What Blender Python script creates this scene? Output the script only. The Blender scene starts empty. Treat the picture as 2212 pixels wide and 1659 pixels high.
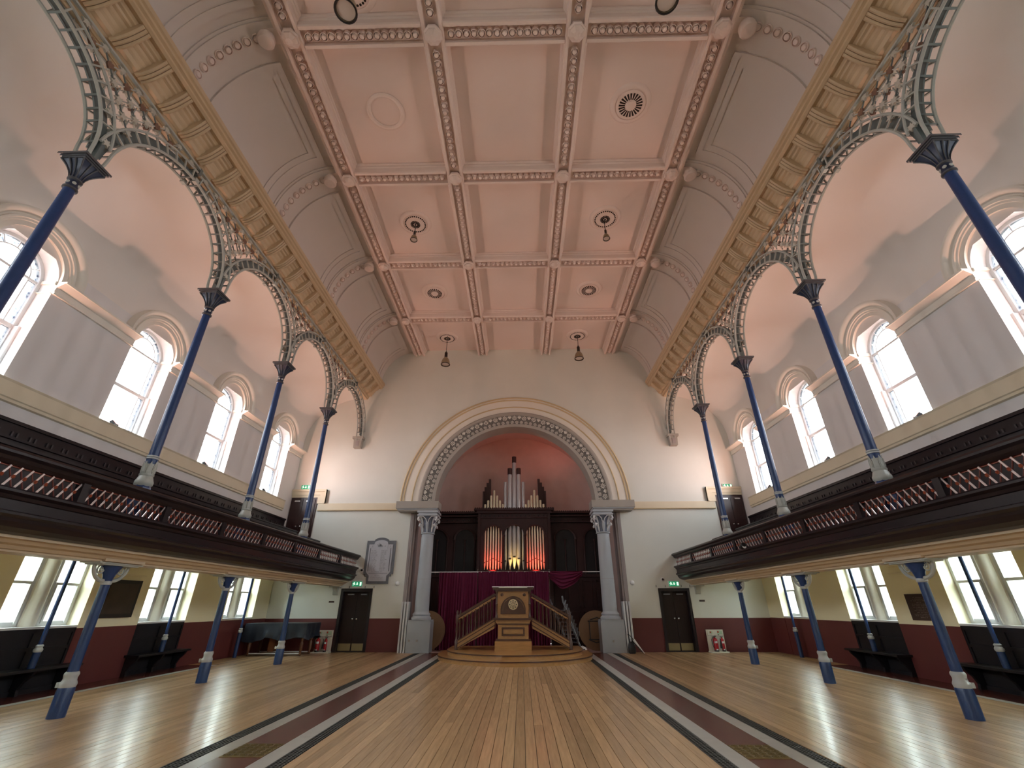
import bpy, bmesh, math, random
from math import sin, cos, pi, radians as R_
from mathutils import Matrix, Vector
random.seed(7)
SC = bpy.context.scene
COL = SC.collection

# ------------------------------------------------------------------ camera
_t, _y, _r = .4657, -.0184, -.0025
F = Vector((sin(_y)*cos(_t), cos(_y)*cos(_t), sin(_t)))
Rv = Vector((cos(_y), -sin(_y), 0)); U = Rv.cross(F)
R2 = Rv*cos(_r)+U*sin(_r); U2 = -Rv*sin(_r)+U*cos(_r)
cam = bpy.data.cameras.new('camera'); cam.sensor_width = 36; cam.lens = 950.63/2212*36
cam.clip_start = .05; cam.clip_end = 200
co = bpy.data.objects.new('camera', cam); COL.objects.link(co)
m = Matrix((R2, U2, -F)).transposed().to_4x4(); m.translation = (.2273, 0, 1.5)
co.matrix_world = m; SC.camera = co

# ------------------------------------------------------------------ world, light, exposure
W = bpy.data.worlds.new('overcast_sky'); SC.world = W; W.use_nodes = True
bg = W.node_tree.nodes['Background']; bg.inputs[0].default_value = (.86, .94, 1, 1); bg.inputs[1].default_value = 11.0
SC.view_settings.view_transform = 'Standard'; SC.view_settings.look = 'None'
SC.view_settings.exposure = 0.90; SC.view_settings.gamma = 1; SC.view_settings.use_curve_mapping = False
SC.cycles.max_bounces = 7; SC.cycles.diffuse_bounces = 5; SC.cycles.glossy_bounces = 2
SC.cycles.use_adaptive_sampling = True; SC.cycles.adaptive_threshold = .07
SC.cycles.transparent_max_bounces = 8; SC.cycles.caustics_reflective = False; SC.cycles.caustics_refractive = False
SC.cycles.sample_clamp_indirect = 8
SILL_WATTS = 145.0           # salmon floodlight on each upper window sill
WINY = [-3.72, -.36, 3.0, 6.36, 9.72, 13.09, 16.55]     # window axes along the hall
COLY = [1.303, 4.667, 8.031, 11.395, 14.759]            # column rows
D = 18.36                                                # end wall
def portal(x, y, z, w, h, s):
    l = bpy.data.lights.new('daylight_portal', 'AREA'); l.shape = 'RECTANGLE'; l.size = h; l.size_y = w
    l.cycles.is_portal = True
    o = bpy.data.objects.new('daylight_portal', l); COL.objects.link(o)
    o.location = (x, y, z); o.rotation_euler = (0, R_(90)*s, 0)
for yc in WINY:
    for s in (-1, 1):
        portal(s*9.72, yc, 6.7, 1.25, 2.7, s)

# ------------------------------------------------------------------ materials
def mat(name, col, rough=.55, metal=0, var=.08, scale=3., bump=0., bscale=40., coat=0, spec=.5, emit=None, es=0, stretch=(1, 1, 1), rnd=0.):
    M = bpy.data.materials.new(name); M.use_nodes = True
    n = M.node_tree.nodes; L = M.node_tree.links; p = n['Principled BSDF']
    p.inputs['Roughness'].default_value = rough; p.inputs['Metallic'].default_value = metal
    p.inputs['Specular IOR Level'].default_value = spec
    if coat: p.inputs['Coat Weight'].default_value = coat; p.inputs['Coat Roughness'].default_value = .12
    if emit: p.inputs['Emission Color'].default_value = (*emit, 1); p.inputs['Emission Strength'].default_value = es
    g = n.new('ShaderNodeNewGeometry'); mp = n.new('ShaderNodeMapping'); mp.inputs['Scale'].default_value = stretch
    L.new(g.outputs['Position'], mp.inputs['Vector'])
    tx = n.new('ShaderNodeTexNoise'); tx.inputs['Scale'].default_value = scale; tx.inputs['Detail'].default_value = 4
    L.new(mp.outputs[0], tx.inputs['Vector'])
    cr = n.new('ShaderNodeMix'); cr.data_type = 'RGBA'
    cr.inputs[6].default_value = (*[c*(1-var) for c in col], 1); cr.inputs[7].default_value = (*[min(1, c*(1+var)) for c in col], 1)
    L.new(tx.outputs['Fac'], cr.inputs[0])
    out = cr.outputs[2]
    if rnd:
        oi = n.new('ShaderNodeObjectInfo'); hv = n.new('ShaderNodeHueSaturation')
        mr = n.new('ShaderNodeMapRange'); mr.inputs['To Min'].default_value = 1-rnd; mr.inputs['To Max'].default_value = 1+rnd
        L.new(oi.outputs['Random'], mr.inputs['Value']); L.new(mr.outputs[0], hv.inputs['Value']); L.new(out, hv.inputs['Color']); out = hv.outputs[0]
    L.new(out, p.inputs['Base Color'])
    if bump:
        t2 = n.new('ShaderNodeTexNoise'); t2.inputs['Scale'].default_value = bscale; t2.inputs['Detail'].default_value = 3
        L.new(mp.outputs[0], t2.inputs['Vector'])
        b = n.new('ShaderNodeBump'); b.inputs['Strength'].default_value = bump; b.inputs['Distance'].default_value = .02
        L.new(t2.outputs['Fac'], b.inputs['Height']); L.new(b.outputs[0], p.inputs['Normal'])
    return M
def two_tone(name, lo, hi, z, rough=.6):
    """painted wall: dado colour below z, wall colour above"""
    M = mat(name, hi, rough, var=.05, scale=1.2, bump=.06, bscale=25)
    n = M.node_tree.nodes; L = M.node_tree.links; p = n['Principled BSDF']
    src = p.inputs['Base Color'].links[0].from_socket
    g = n.new('ShaderNodeNewGeometry'); sp = n.new('ShaderNodeSeparateXYZ'); L.new(g.outputs['Position'], sp.inputs[0])
    c = n.new('ShaderNodeMath'); c.operation = 'LESS_THAN'; c.inputs[1].default_value = z; L.new(sp.outputs[2], c.inputs[0])
    mx = n.new('ShaderNodeMix'); mx.data_type = 'RGBA'; mx.inputs[7].default_value = (*lo, 1)
    L.new(c.outputs[0], mx.inputs[0]); L.new(src, mx.inputs[6]); L.new(mx.outputs[2], p.inputs['Base Color'])
    return M
def side_paint(name):
    """side walls: red dado, yellow cream under the gallery, stone cream above"""
    M = two_tone(name, RED, (.72, .70, .69), 1.08)
    n = M.node_tree.nodes; L = M.node_tree.links; p = n['Principled BSDF']
    mx = [x for x in n if x.type == 'MIX' and x.inputs[0].links and x.inputs[0].links[0].from_node.type == 'MATH'][0]
    src = mx.inputs[6].links[0].from_socket
    sp = [x for x in n if x.type == 'SEPXYZ'][0]
    c = n.new('ShaderNodeMath'); c.operation = 'LESS_THAN'; c.inputs[1].default_value = 3.0; L.new(sp.outputs[2], c.inputs[0])
    m2 = n.new('ShaderNodeMix'); m2.data_type = 'RGBA'; m2.inputs[7].default_value = (.88, .81, .58, 1)
    L.new(c.outputs[0], m2.inputs[0]); L.new(src, m2.inputs[6]); L.new(m2.outputs[2], mx.inputs[6])
    return M
def glassmat(name, tint=(1, 1, 1), gloss=.06):
    M = bpy.data.materials.new(name); M.use_nodes = True; n = M.node_tree.nodes; L = M.node_tree.links
    n.remove(n['Principled BSDF']); o = n['Material Output']
    t = n.new('ShaderNodeBsdfTransparent'); t.inputs[0].default_value = (*tint, 1)
    g = n.new('ShaderNodeBsdfGlossy'); g.inputs['Roughness'].default_value = .05
    x = n.new('ShaderNodeMixShader'); x.inputs[0].default_value = gloss
    L.new(t.outputs[0], x.inputs[1]); L.new(g.outputs[0], x.inputs[2]); L.new(x.outputs[0], o.inputs[0]); return M
def margin_glass():
    """etched scroll pattern in the narrow margin panes"""
    M = glassmat('etched_margin_glass', (.8, .8, .82)); n = M.node_tree.nodes; L = M.node_tree.links
    t = [x for x in n if x.type == 'BSDF_TRANSPARENT'][0]
    g = n.new('ShaderNodeNewGeometry'); v = n.new('ShaderNodeTexVoronoi'); v.inputs['Scale'].default_value = 11
    L.new(g.outputs['Position'], v.inputs['Vector'])
    r = n.new('ShaderNodeValToRGB'); r.color_ramp.elements[0].color = (.22, .23, .27, 1); r.color_ramp.elements[0].position = .22
    r.color_ramp.elements[1].color = (.45, .45, .46, 1); r.color_ramp.elements[1].position = .34
    L.new(v.outputs['Distance'], r.inputs[0]); L.new(r.outputs[0], t.inputs[0]); return M
RED = (.125, .025, .023)
M_side = side_paint('side_wall_paint')
M_end = two_tone('end_wall_paint', RED, (.71, .72, .665), 1.07)
M_plain = mat('cream_plaster', (.76, .72, .64), .6, var=.05, scale=1.2)
M_vault = mat('aisle_vault_plaster', (.78, .73, .68), .65, var=.05, scale=.8, bump=.05, bscale=8)
M_under = mat('yellow_cream_plaster', (.80, .72, .52), .6, var=.04)
M_ceil = mat('pink_ceiling_plaster', (.77, .645, .60), .65, var=.05, scale=.7)
M_bead = mat('pink_ceiling_moulding', (.79, .68, .635), .6, var=.04)
M_cove = mat('grey_cove_plaster', (.66, .605, .57), .65, var=.05, scale=.9)
M_gold = mat('ochre_cornice_paint', (.61, .465, .30), .5, var=.08, scale=4)
M_band = mat('cream_band_paint', (.74, .65, .48), .5, var=.05)
M_goldline = mat('ochre_line_paint', (.60, .47, .27), .45)
M_blue = mat('blue_iron_paint', (.018, .047, .145), .28, var=.18, scale=14, bump=.12, bscale=60)
M_blue2 = mat('dark_blue_iron_paint', (.016, .025, .058), .35, var=.15, scale=14)
M_capir = mat('dark_grey_capital_paint', (.085, .085, .092), .4, var=.15, scale=14)
M_iron = mat('sage_grey_iron_paint', (.42, .43, .39), .38, var=.1, scale=8)
M_irond = mat('dark_sage_iron_paint', (.14, .165, .16), .45, var=.1)
M_star = mat('pale_iron_star_paint', (.50, .47, .40), .4)
M_leaf = mat('brown_iron_leaf_paint', (.20, .11, .075), .5)
M_white = mat('white_iron_paint', (.45, .47, .47), .35, var=.08, scale=9)
M_dark = mat('dark_stained_wood', (.016, .010, .012), .30, var=.35, scale=5, spec=.4, stretch=(1, .25, 1))
M_organ = mat('red_brown_organ_wood', (.045, .020, .020), .5, var=.3, scale=4, spec=.3)
M_dkgrey = mat('black_panel_wood', (.012, .011, .013), .45, var=.3, scale=6, spec=.35)
M_red = mat('red_iron_lattice_paint', (.26, .060, .045), .09, var=.1, scale=10, spec=.8)
M_ros = mat('orange_red_iron_paint', (.36, .085, .04), .4, var=.1)
M_oak = mat('honey_oak', (.40, .21, .075), .3, var=.3, scale=5, stretch=(2, 2, 9), coat=.3)
M_oakd = mat('dark_oak_moulding', (.075, .028, .013), .3, var=.25, scale=6, coat=.3)
M_step = mat('worn_oak_step', (.42, .22, .075), .3, var=.3, scale=6, stretch=(.6, 5, 5), coat=.2)
M_plank = mat('oak_floor_plank', (.52, .335, .178), .27, var=.32, scale=2.2, bump=.06, bscale=10, stretch=(14, .9, 5), coat=.15, rnd=.2)
M_joint = mat('dark_floor_joint', (.05, .028, .016), .6)
M_lino = mat('red_linoleum', (.13, .038, .030), .25, var=.12, scale=2)
M_pale = mat('pale_marble_strip', (.46, .45, .41), .3, var=.12, scale=7)
M_grille = mat('iron_floor_grille', (.035, .04, .036), .45, var=.3, scale=60)
M_brass = mat('aged_brass', (.24, .18, .07), .35, metal=.8, var=.3, scale=12)
M_stone = mat('blue_grey_stone_paint', (.40, .43, .46), .5, var=.07, scale=3)
M_mauve = mat('mauve_grey_stone_paint', (.33, .29, .28), .55, var=.08)
M_arch = mat('grey_stone_moulding', (.36, .33, .29), .55, var=.06)
M_archd = mat('dark_grey_stone_ground', (.15, .14, .13), .6)
M_flower = mat('pale_stone_flower', (.70, .67, .60), .55)
M_capw = mat('white_highlight_paint', (.66, .67, .68), .5)
M_capd = mat('slate_blue_capital_ground', (.13, .15, .20), .55)
M_curt = mat('burgundy_velvet', (.13, .013, .045), .75, var=.2, scale=5, spec=.2)
M_pipeg = mat('pale_gold_pipe', (.84, .77, .56), .35, metal=.15, var=.08)
M_pipes = mat('silver_pipe', (.52, .51, .52), .4, metal=.3, var=.08)
M_pipew = mat('dark_wood_pipe', (.05, .018, .016), .45)
M_black = mat('matt_black_metal', (.012, .012, .013), .4)
M_steel = mat('brushed_steel', (.55, .55, .56), .25, metal=1)
M_chrome = mat('chrome_tube', (.24, .24, .26), .35, metal=.6)
M_cover = mat('navy_nylon_cover', (.014, .020, .032), .45, var=.2, bump=.25, bscale=9)
M_leg = mat('turned_walnut_leg', (.16, .065, .03), .3, var=.2)
M_creamb = mat('cream_plastic_board', (.70, .68, .58), .4, var=.04)
M_extr = mat('red_enamel', (.42, .016, .022), .25, var=.05)
M_wht = mat('white_enamel', (.80, .80, .80), .4, var=.03)
M_grn = mat('pale_green_print', (.45, .58, .40), .5)
M_ink = mat('dark_print_ink', (.09, .09, .09), .6)
M_redink = mat('red_print_ink', (.5, .08, .05), .6)
M_slate = mat('grey_marble_frame', (.16, .17, .19), .35, var=.2, scale=9)
M_marble = mat('white_marble_tablet', (.52, .53, .57), .4, var=.06, scale=6)
M_bronze = mat('dark_bronze_plaque', (.065, .040, .032), .4, metal=.3, var=.2, scale=8)
M_brtext = mat('raised_bronze_letter', (.24, .19, .16), .4, metal=.3)
M_frame = mat('black_board_frame', (.022, .019, .017), .4)
M_board = mat('faded_brown_board', (.060, .045, .033), .55, var=.35, scale=5)
M_table = mat('round_table_plywood', (.22, .12, .055), .45, var=.15)
M_glass = glassmat('window_glass')
M_low = glassmat('obscured_window_glass', (.92, .97, .95), .05)
M_margin = margin_glass()
M_sash = mat('white_sash_paint', (.62, .62, .62), .4)
M_exitg = mat('lit_green_sign', (.02, .30, .14), .4, emit=(.03, .45, .20), es=.22)
M_exitw = mat('lit_white_pictogram', (.9, 1, .9), .4, emit=(.75, 1, .82), es=.55)
M_shade = mat('smoked_glass_shade', (.30, .24, .15), .3, var=.1)
M_diff = mat('frosted_lamp_diffuser', (.62, .55, .50), .4)
M_dkvent = mat('dark_vent_opening', (.02, .014, .012), .8)
M_alley = mat('cream_render_outside', (.74, .74, .64), .8)
M_ground = mat('paving_outside', (.25, .25, .24), .9)
M_floodl = mat('lit_salmon_lens', (1, .5, .4), .4, emit=(1, .35, .25), es=3)
M_floory = mat('lit_amber_lens', (1, .8, .4), .4, emit=(1, .65, .2), es=4)

# ------------------------------------------------------------------ mesh helpers
class MB:
    def __init__(s): s.v = []; s.f = []
    def add(s, vs, fs):
        b = len(s.v); s.v += [tuple(v) for v in vs]; s.f += [tuple(i+b for i in f) for f in fs]; return s
    def box(s, x0, x1, y0, y1, z0, z1):
        return s.add([(x, y, z) for z in (z0, z1) for y in (y0, y1) for x in (x0, x1)],
                     [(0, 2, 3, 1), (4, 5, 7, 6), (0, 1, 5, 4), (2, 6, 7, 3), (0, 4, 6, 2), (1, 3, 7, 5)])
    def prism(s, poly, ax, a, b):
        """extrude a 2-D outline along axis ax: x->(y,z)  y->(x,z)  z->(x,y)"""
        f = {'x': lambda p, c: (c, p[0], p[1]), 'y': lambda p, c: (p[0], c, p[1]), 'z': lambda p, c: (p[0], p[1], c)}[ax]
        n = len(poly)
        return s.add([f(p, a) for p in poly]+[f(p, b) for p in poly],
                     [tuple(range(n))[::-1], tuple(range(n, 2*n))]+[(i, (i+1) % n, n+(i+1) % n, n+i) for i in range(n)])
    def grid(s, rows, cu=False, cv=False, caps=False):
        n = len(rows); k = len(rows[0]); fs = []
        for i in range(n if cv else n-1):
            for j in range(k if cu else k-1):
                a, b = i*k+j, i*k+(j+1) % k; c, d = ((i+1) % n)*k+(j+1) % k, ((i+1) % n)*k+j
                fs.append((a, b, c, d))
        if caps: fs += [tuple(range(k))[::-1], tuple(range((n-1)*k, n*k))]
        return s.add([p for r in rows for p in r], fs)
    def lathe(s, prof, n=20, c=(0, 0, 0), caps=True):
        return s.grid([[(c[0]+r*cos(2*pi*j/n), c[1]+r*sin(2*pi*j/n), c[2]+z) for j in range(n)] for r, z in prof], cu=True, caps=caps)
    def tube(s, pts, r, n=8, closed=False, sq=False):
        pts = [Vector(p) for p in pts]; rows = []; N = len(pts); up = None
        for i, p in enumerate(pts):
            if closed: t = pts[(i+1) % N]-pts[i-1]
            else: t = pts[min(i+1, N-1)]-pts[max(i-1, 0)]
            t.normalize()
            if up is None:
                up = Vector((0, 0, 1)) if abs(t.z) < .9 else Vector((1, 0, 0))
            a = up-t*up.dot(t); a.normalize(); up = a; b = t.cross(a)
            rr = r[i] if isinstance(r, (list, tuple)) else r
            rows.append([p+(a*cos(2*pi*(j+.5)/n)+b*sin(2*pi*(j+.5)/n))*rr for j in range(n)])
        return s.grid(rows, cu=True, cv=closed, caps=not closed)
    def bar(s, a, b, w, h, up=(0, 0, 1)):
        """rectangular bar from a to b; w across, h along up"""
        a = Vector(a); b = Vector(b); t = (b-a).normalized(); u = Vector(up); u = (u-t*u.dot(t)).normalized(); c = t.cross(u)
        rows = [[p+c*(i*w/2)+u*(j*h/2) for i, j in ((-1, -1), (1, -1), (1, 1), (-1, 1))] for p in (a, b)]
        return s.grid(rows, cu=True, caps=True)
    def arc(s, prof, c, a0, a1, n=24, plane='x', caps=True):
        """sweep a closed profile [(radius, offset)] round an arch; plane x: arch lies in yz, plane y: arch lies in xz"""
        rows = []
        for i in range(n+1):
            a = a0+(a1-a0)*i/n
            if plane == 'x': rows.append([(c[0]+o, c[1]+r*cos(a), c[2]+r*sin(a)) for r, o in prof])
            else: rows.append([(c[0]+r*cos(a), c[1]+o, c[2]+r*sin(a)) for r, o in prof])
        return s.grid(rows, cu=True, caps=caps)
    def mirror(s):
        s.v = [(-x, y, z) for x, y, z in s.v]; s.f = [f[::-1] for f in s.f]; return s
    def xf(s, M):
        s.v = [tuple(M @ Vector(v)) for v in s.v]; return s
    def mesh(s, name, mt, smooth=False, off=(0, 0, 0)):
        me = bpy.data.meshes.new(name)
        me.from_pydata([(x-off[0], y-off[1], z-off[2]) for x, y, z in s.v], [], s.f)
        bm = bmesh.new(); bm.from_mesh(me); bmesh.ops.recalc_face_normals(bm, faces=bm.faces); bm.to_mesh(me); bm.free()
        me.materials.append(mt)
        if smooth:
            me.shade_smooth(); me.set_sharp_from_angle(angle=R_(38))
        return me
    def build(s, name, mt, parent=None, smooth=False):
        o = bpy.data.objects.new(name, s.mesh(name, mt, smooth, wl(parent))); COL.objects.link(o); o.parent = parent; return o
def wl(o):
    p = Vector((0, 0, 0))
    while o: p = p+o.location; o = o.parent
    return p
def B(*a): return MB().box(*a)
def inst(me, name, parent=None, loc=(0, 0, 0), rot=(0, 0, 0), scale=(1, 1, 1)):
    o = bpy.data.objects.new(name, me); COL.objects.link(o); o.parent = parent
    o.location = Vector(loc)-wl(parent); o.rotation_euler = rot; o.scale = scale; return o
def tag(o, label=None, cat=None, group=None, kind=None):
    if label: o['label'] = label
    if cat: o['category'] = cat
    if group: o['group'] = group
    if kind: o['kind'] = kind
    return o
def thing(name, label, cat, loc=(0, 0, 0), group=None):
    o = bpy.data.objects.new(name, None); COL.objects.link(o); o.location = loc; o.empty_display_size = .2
    return tag(o, label, cat, group)
def struct(o): o['kind'] = 'structure'; return o
def sempty(name, loc=(0, 0, 0)):
    o = bpy.data.objects.new(name, None); COL.objects.link(o); o.location = loc; return struct(o)
def copy_tree(o, parent=None, kids=None):
    if kids is None:
        kids = {}
        for x in bpy.data.objects:
            if x.parent: kids.setdefault(x.parent.name, []).append(x)
    c = o.copy(); COL.objects.link(c); c.parent = parent
    for k in kids.get(o.name, []): copy_tree(k, c, kids)
    return c
def place(root, first, loc, rz=0, label=None, group=None):
    o = root if first else copy_tree(root)
    o.location = loc; o.rotation_euler = (0, 0, rz)
    if label: o['label'] = label
    if group: o['group'] = group
    return o
ORD = ['nearest the end wall', 'second from the end wall', 'third from the end wall', 'fourth from the end wall', 'fifth from the end wall']
SIDE = {-1: 'left', 1: 'right'}
def arcpts(c, r, a0, a1, n): return [(c[0]+r*cos(a0+(a1-a0)*i/n), c[1]+r*sin(a0+(a1-a0)*i/n)) for i in range(n+1)]

# ================================================================== THE SHELL
Y0 = -6.0; WX = 9.3; WT = .42
# ---- floor
floor = sempty('floor')
B(-9.8, 9.8, Y0, 22.4, -.2, -.022).build('subfloor', M_joint, floor)
unit = B(0, 1, 0, 1, -.03, 0).mesh('floor_plank', M_plank)
def planks(x0, x1, n, y0, y1, cuts):
    w = (x1-x0)/n
    for i in range(n):
        ys = [y0]+sorted(y0+(y1-y0)*(k+random.uniform(.15, .85))/cuts for k in range(cuts-1 if cuts > 1 else 0))+[y1] if cuts > 1 else [y0, y1]
        for a, b in zip(ys, ys[1:]):
            inst(unit, 'floor_plank', floor, (x0+i*w+.003, a+.002, random.uniform(-.0012, .0008)), (0, 0, 0), (w-.006, b-a-.004, 1))
planks(-2.28, 2.28, 36, 1.0, 18.3, 3)
for s in (-1, 1):
    a, b = (3.55, 8.45) if s > 0 else (-8.45, -3.55)
    planks(a, b, 39, 2.0, D, 2)
    a, b = (8.45, WX) if s > 0 else (-WX, -8.45)
    planks(a, b, 6, 14.6, D, 1)
B(-9.3, 9.3, Y0, 1.0, -.03, -.001).build('floor_boards_behind', M_plank, floor)
for s in (-1, 1):
    def X(a, b): return (s*a, s*b) if s > 0 else (s*b, s*a)
    for nm, a, b, mt, z in (('floor_grille', 2.28, 2.45, M_grille, -.004), ('floor_border_strip', 2.45, 2.66, M_pale, 0), ('floor_runner', 2.66, 3.16, M_lino, -.001),
                            ('floor_border_strip', 3.16, 3.36, M_pale, 0), ('floor_grille', 3.36, 3.55, M_grille, -.004)):
        x = X(a, b)
        if nm == 'floor_border_strip':
            y = 1.0
            while y < 17.9:
                B(x[0], x[1], y+.002, min(y+1.5, 17.93)-.002, -.03, z).build(nm, mt, floor); y += 1.5
        elif nm == 'floor_grille':
            mb = B(x[0], x[1], 1, 17.93, -.03, -.012)
            for q in (x[0], x[0]+.045, x[0]+.09, x[0]+.135): mb.box(q, q+.014, 1, 17.93, -.02, .001)
            y = 3.0
            while y < 17.9: mb.box(x[0], x[1]-.01, y, y+.02, -.02, 0); y += .05
            mb.build(nm, mt, floor)
        else: B(x[0], x[1], 1, 17.93, -.03, z).build(nm, mt, floor)
    # strip of red lino with pale edge along the wall
    x = X(8.61, WX); B(x[0], x[1], 1, 14.6, -.03, 0).build('floor_runner', M_lino, floor)
    x = X(8.45, 8.61); B(x[0], x[1], 1, 14.6, -.03, .002).build('floor_border_strip', M_pale, floor)
    # pierced brass heating grate let into the red runner
    g = thing('floor_grate', f'pierced aged brass heating grate in the {SIDE[s]} red floor runner', 'grate', (s*2.91, 6.42, 0), 'brass floor grates')
    B(s*2.91-.24, s*2.91+.24, 6.16, 6.68, -.004, .004).build('plate', M_brass, g)
    mb = MB()
    for i in range(5):
        for j in range(5):
            c = (s*2.91-.19+i*.095, 6.22+j*.1)
            for rr in (.018, .038): mb.tube([(c[0]+rr*cos(q*pi/5), c[1]+rr*sin(q*pi/5), .006) for q in range(10)], .005, 4, closed=True)
    tag(mb.build('scroll_work', M_brass, g), kind='stuff')

# ---- end wall with arch, doors
HW = 4.2; SPR = 5.25; TOP = 12.75
poly = [(-9.72, 0), (-6.62, 0), (-6.62, 2.08), (-5.42, 2.08), (-5.42, 0), (-HW, 0), (-HW, SPR)]
poly += [(HW*cos(a), SPR+HW*sin(a)) for a in [pi-pi*i/32 for i in range(1, 32)]]
poly += [(HW, SPR), (HW, 0), (5.36, 0), (5.36, 2.06), (6.52, 2.06), (6.52, 0), (9.72, 0), (9.72, TOP), (-9.72, TOP)]
struct(MB().prism(poly, 'y', D, D+.5).build('wall_end', M_end))
# organ recess behind the arch
mb = MB(); mb.box(-4.5, -HW, D+.5, 22.3, 0, SPR); mb.box(HW, 4.5, D+.5, 22.3, 0, SPR); mb.box(-4.5, 4.5, 22.3, 22.6, 0, 9.6)
mb.arc([(HW, D+.5), (HW+.3, D+.5), (HW+.3, 22.3), (HW, 22.3)], (0, 0, SPR), 0, pi, 28, 'y')
mb.box(-4.2, 4.2, D, 22.3, -.1, -.02)
struct(mb.build('wall_organ_recess', mat('recess_plaster', (.72, .56, .51), .65), None, True))
struct(B(-9.72, 9.72, Y0-.4, Y0, 0, TOP).build('wall_back', M_plain))

# ---- side walls
def side_wall(s):
    x0, x1 = (WX, WX+WT)
    w = 1.682; ed = [Y0]+[(a+b)/2 for a, b in zip(WINY, WINY[1:])]+[D+.5]
    mb = MB()
    for i, yc in enumerate(WINY):
        a, b = ed[i], ed[i+1]; h = .65; zs = 7.4
        # upper tier, arched opening
        p = [(a, 5.28), (yc-h, 5.28), (yc-h, zs)]+[(yc-h*cos(q), zs+h*sin(q)) for q in [pi*k/18 for k in range(1, 18)]]+[(yc+h, zs), (yc+h, 5.28), (b, 5.28), (b, 8.6), (a, 8.6)]
        mb.prism(p, 'x', x0, x1)
        mb.box(x0, x1, a, b, 2.68, 5.28)
        # lower tier
        hl = .86
        mb.box(x0, x1, a, yc-hl, 0, 2.68); mb.box(x0, x1, yc+hl, b, 0, 2.68)
        mb.box(x0+(.10 if 7 < yc < 15 else .02), x1, yc-hl, yc+hl, 0, 1.10)
    if s < 0: mb.mirror()
    o = struct(mb.build('wall_'+SIDE[s], M_side))
    # sill band and string course with the window arch mouldings
    t = sempty('trim_%d' % (1 if s < 0 else 2))
    mb = MB(); mb.prism([(WX, 4.88), (WX-.05, 4.90), (WX-.05, 4.95), (WX-.07, 4.97), (WX-.07, 5.24), (WX-.09, 5.28), (WX, 5.28)], 'y', Y0, 17.75)
    (mb.mirror() if s < 0 else mb).build('sill_band', M_band, t)
    for i in range(len(WINY)+1):
        a = Y0 if i == 0 else WINY[i-1]+.65; b = D if i == len(WINY) else WINY[i]-.65
        mb = MB().prism([(WX, 7.2), (WX-.05, 7.2), (WX-.05, 7.24), (WX-.03, 7.26), (WX-.04, 7.36), (WX-.10, 7.40), (WX-.18, 7.46), (WX-.21, 7.46), (WX-.21, 7.5), (WX, 7.5)], 'y', a, b)
        (mb.mirror() if s < 0 else mb).build('string_course', M_plain, t)
    for yc in WINY[2:]:
        mb = MB().arc([(.65, WX), (.65, WX-.07), (.74, WX-.07), (.75, WX-.10), (.79, WX-.10), (.80, WX-.13), (.84, WX-.13), (.85, WX-.09), (.88, WX-.10), (.92, WX-.17), (.98, WX-.21), (1.02, WX-.21), (1.03, WX)], (0, yc, 7.5), 0, pi, 28, 'x')
        (mb.mirror() if s < 0 else mb).build('window_arch_moulding', M_plain, t, True)
for s in (-1, 1): side_wall(s)

# ---- upper windows (arched sashes with margin panes)
def upper_window():
    w = sempty('window_1'); h = .65; zs = 7.4; x = .30     # local: x outward, y along wall, z world
    mb = MB()
    mb.box(x, x+.10, -h, -h+.07, 5.28, zs); mb.box(x, x+.10, h-.07, h, 5.28, zs); mb.box(x, x+.1, -h, h, 5.28, 5.36)
    mb.arc([(h, x), (h-.07, x), (h-.07, x+.1), (h, x+.1)], (0, 0, zs), 0, pi, 24, 'x')
    mb.build('window_frame', M_sash, w, True)
    mb = MB(); mb.box(x-.10, x+.02, -h+.0, -h+.05, 5.28, 6.38); mb.box(x-.10, x+.02, h-.05, h, 5.28, 6.38); mb.build('sash_box', M_sash, w)
    B(x+.01, x+.09, -h+.05, h-.05, 6.32, 6.40).build('meeting_rail', M_sash, w)
    B(x+.02, x+.08, -h+.05, h-.05, zs-.02, zs+.03).build('transom_bar', M_sash, w)
    for sg in (-1, 1): B(x+.03, x+.07, sg*.42-.012, sg*.42+.012, 5.36, zs).build('glazing_bar', M_sash, w)
    MB().arc([(.43, x+.03), (.405, x+.03), (.405, x+.07), (.43, x+.07)], (0, 0, zs), 0, pi, 20, 'x').build('glazing_bar', M_sash, w, True)
    for k in range(1, 6):
        a = pi*k/6; MB().bar((x+.05, .42*cos(a), zs+.42*sin(a)), (x+.05, .6*cos(a), zs+.6*sin(a)), .02, .03, (1, 0, 0)).build('glazing_bar', M_sash, w)
    B(x+.045, x+.053, -.42, .42, 5.36, 6.33).build('pane', M_glass, w); B(x+.045, x+.053, -.42, .42, 6.39, zs).build('pane', M_glass, w)
    MB().prism([(.41*cos(pi*k/16), zs+.41*sin(pi*k/16)) for k in range(17)], 'x', x+.045, x+.053).build('pane', M_glass, w)
    for sg in (-1, 1):
        a, b = sorted((sg*.43, sg*.585)); B(x+.045, x+.053, a, b, 5.36, 6.33).build('margin_pane', M_margin, w); B(x+.045, x+.053, a, b, 6.39, zs).build('margin_pane', M_margin, w)
    for k in range(6):
        MB().arc([(.43, x+.045), (.585, x+.045), (.585, x+.053), (.43, x+.053)], (0, 0, zs), pi*k/6+.03, pi*(k+1)/6-.03, 5, 'x').build('margin_pane', M_margin, w)
    # reveal imposts
    for sg in (-1, 1):
        a, b = sorted((sg*h, sg*(h-.035))); mb = B(0, x, a, b, 7.42, 7.5); mb.box(0, x, a, b, 7.2, 7.215); mb.build('reveal_impost', M_plain, w)
    return w
uw = upper_window(); n = 0
for s in (1, -1):
    for yc in WINY[2:]:
        o = uw if n == 0 else copy_tree(uw); n += 1
        o.name = 'window_%d' % n; o.location = (s*WX, yc, 0); o.rotation_euler = (0, 0, 0 if s > 0 else pi)
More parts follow.
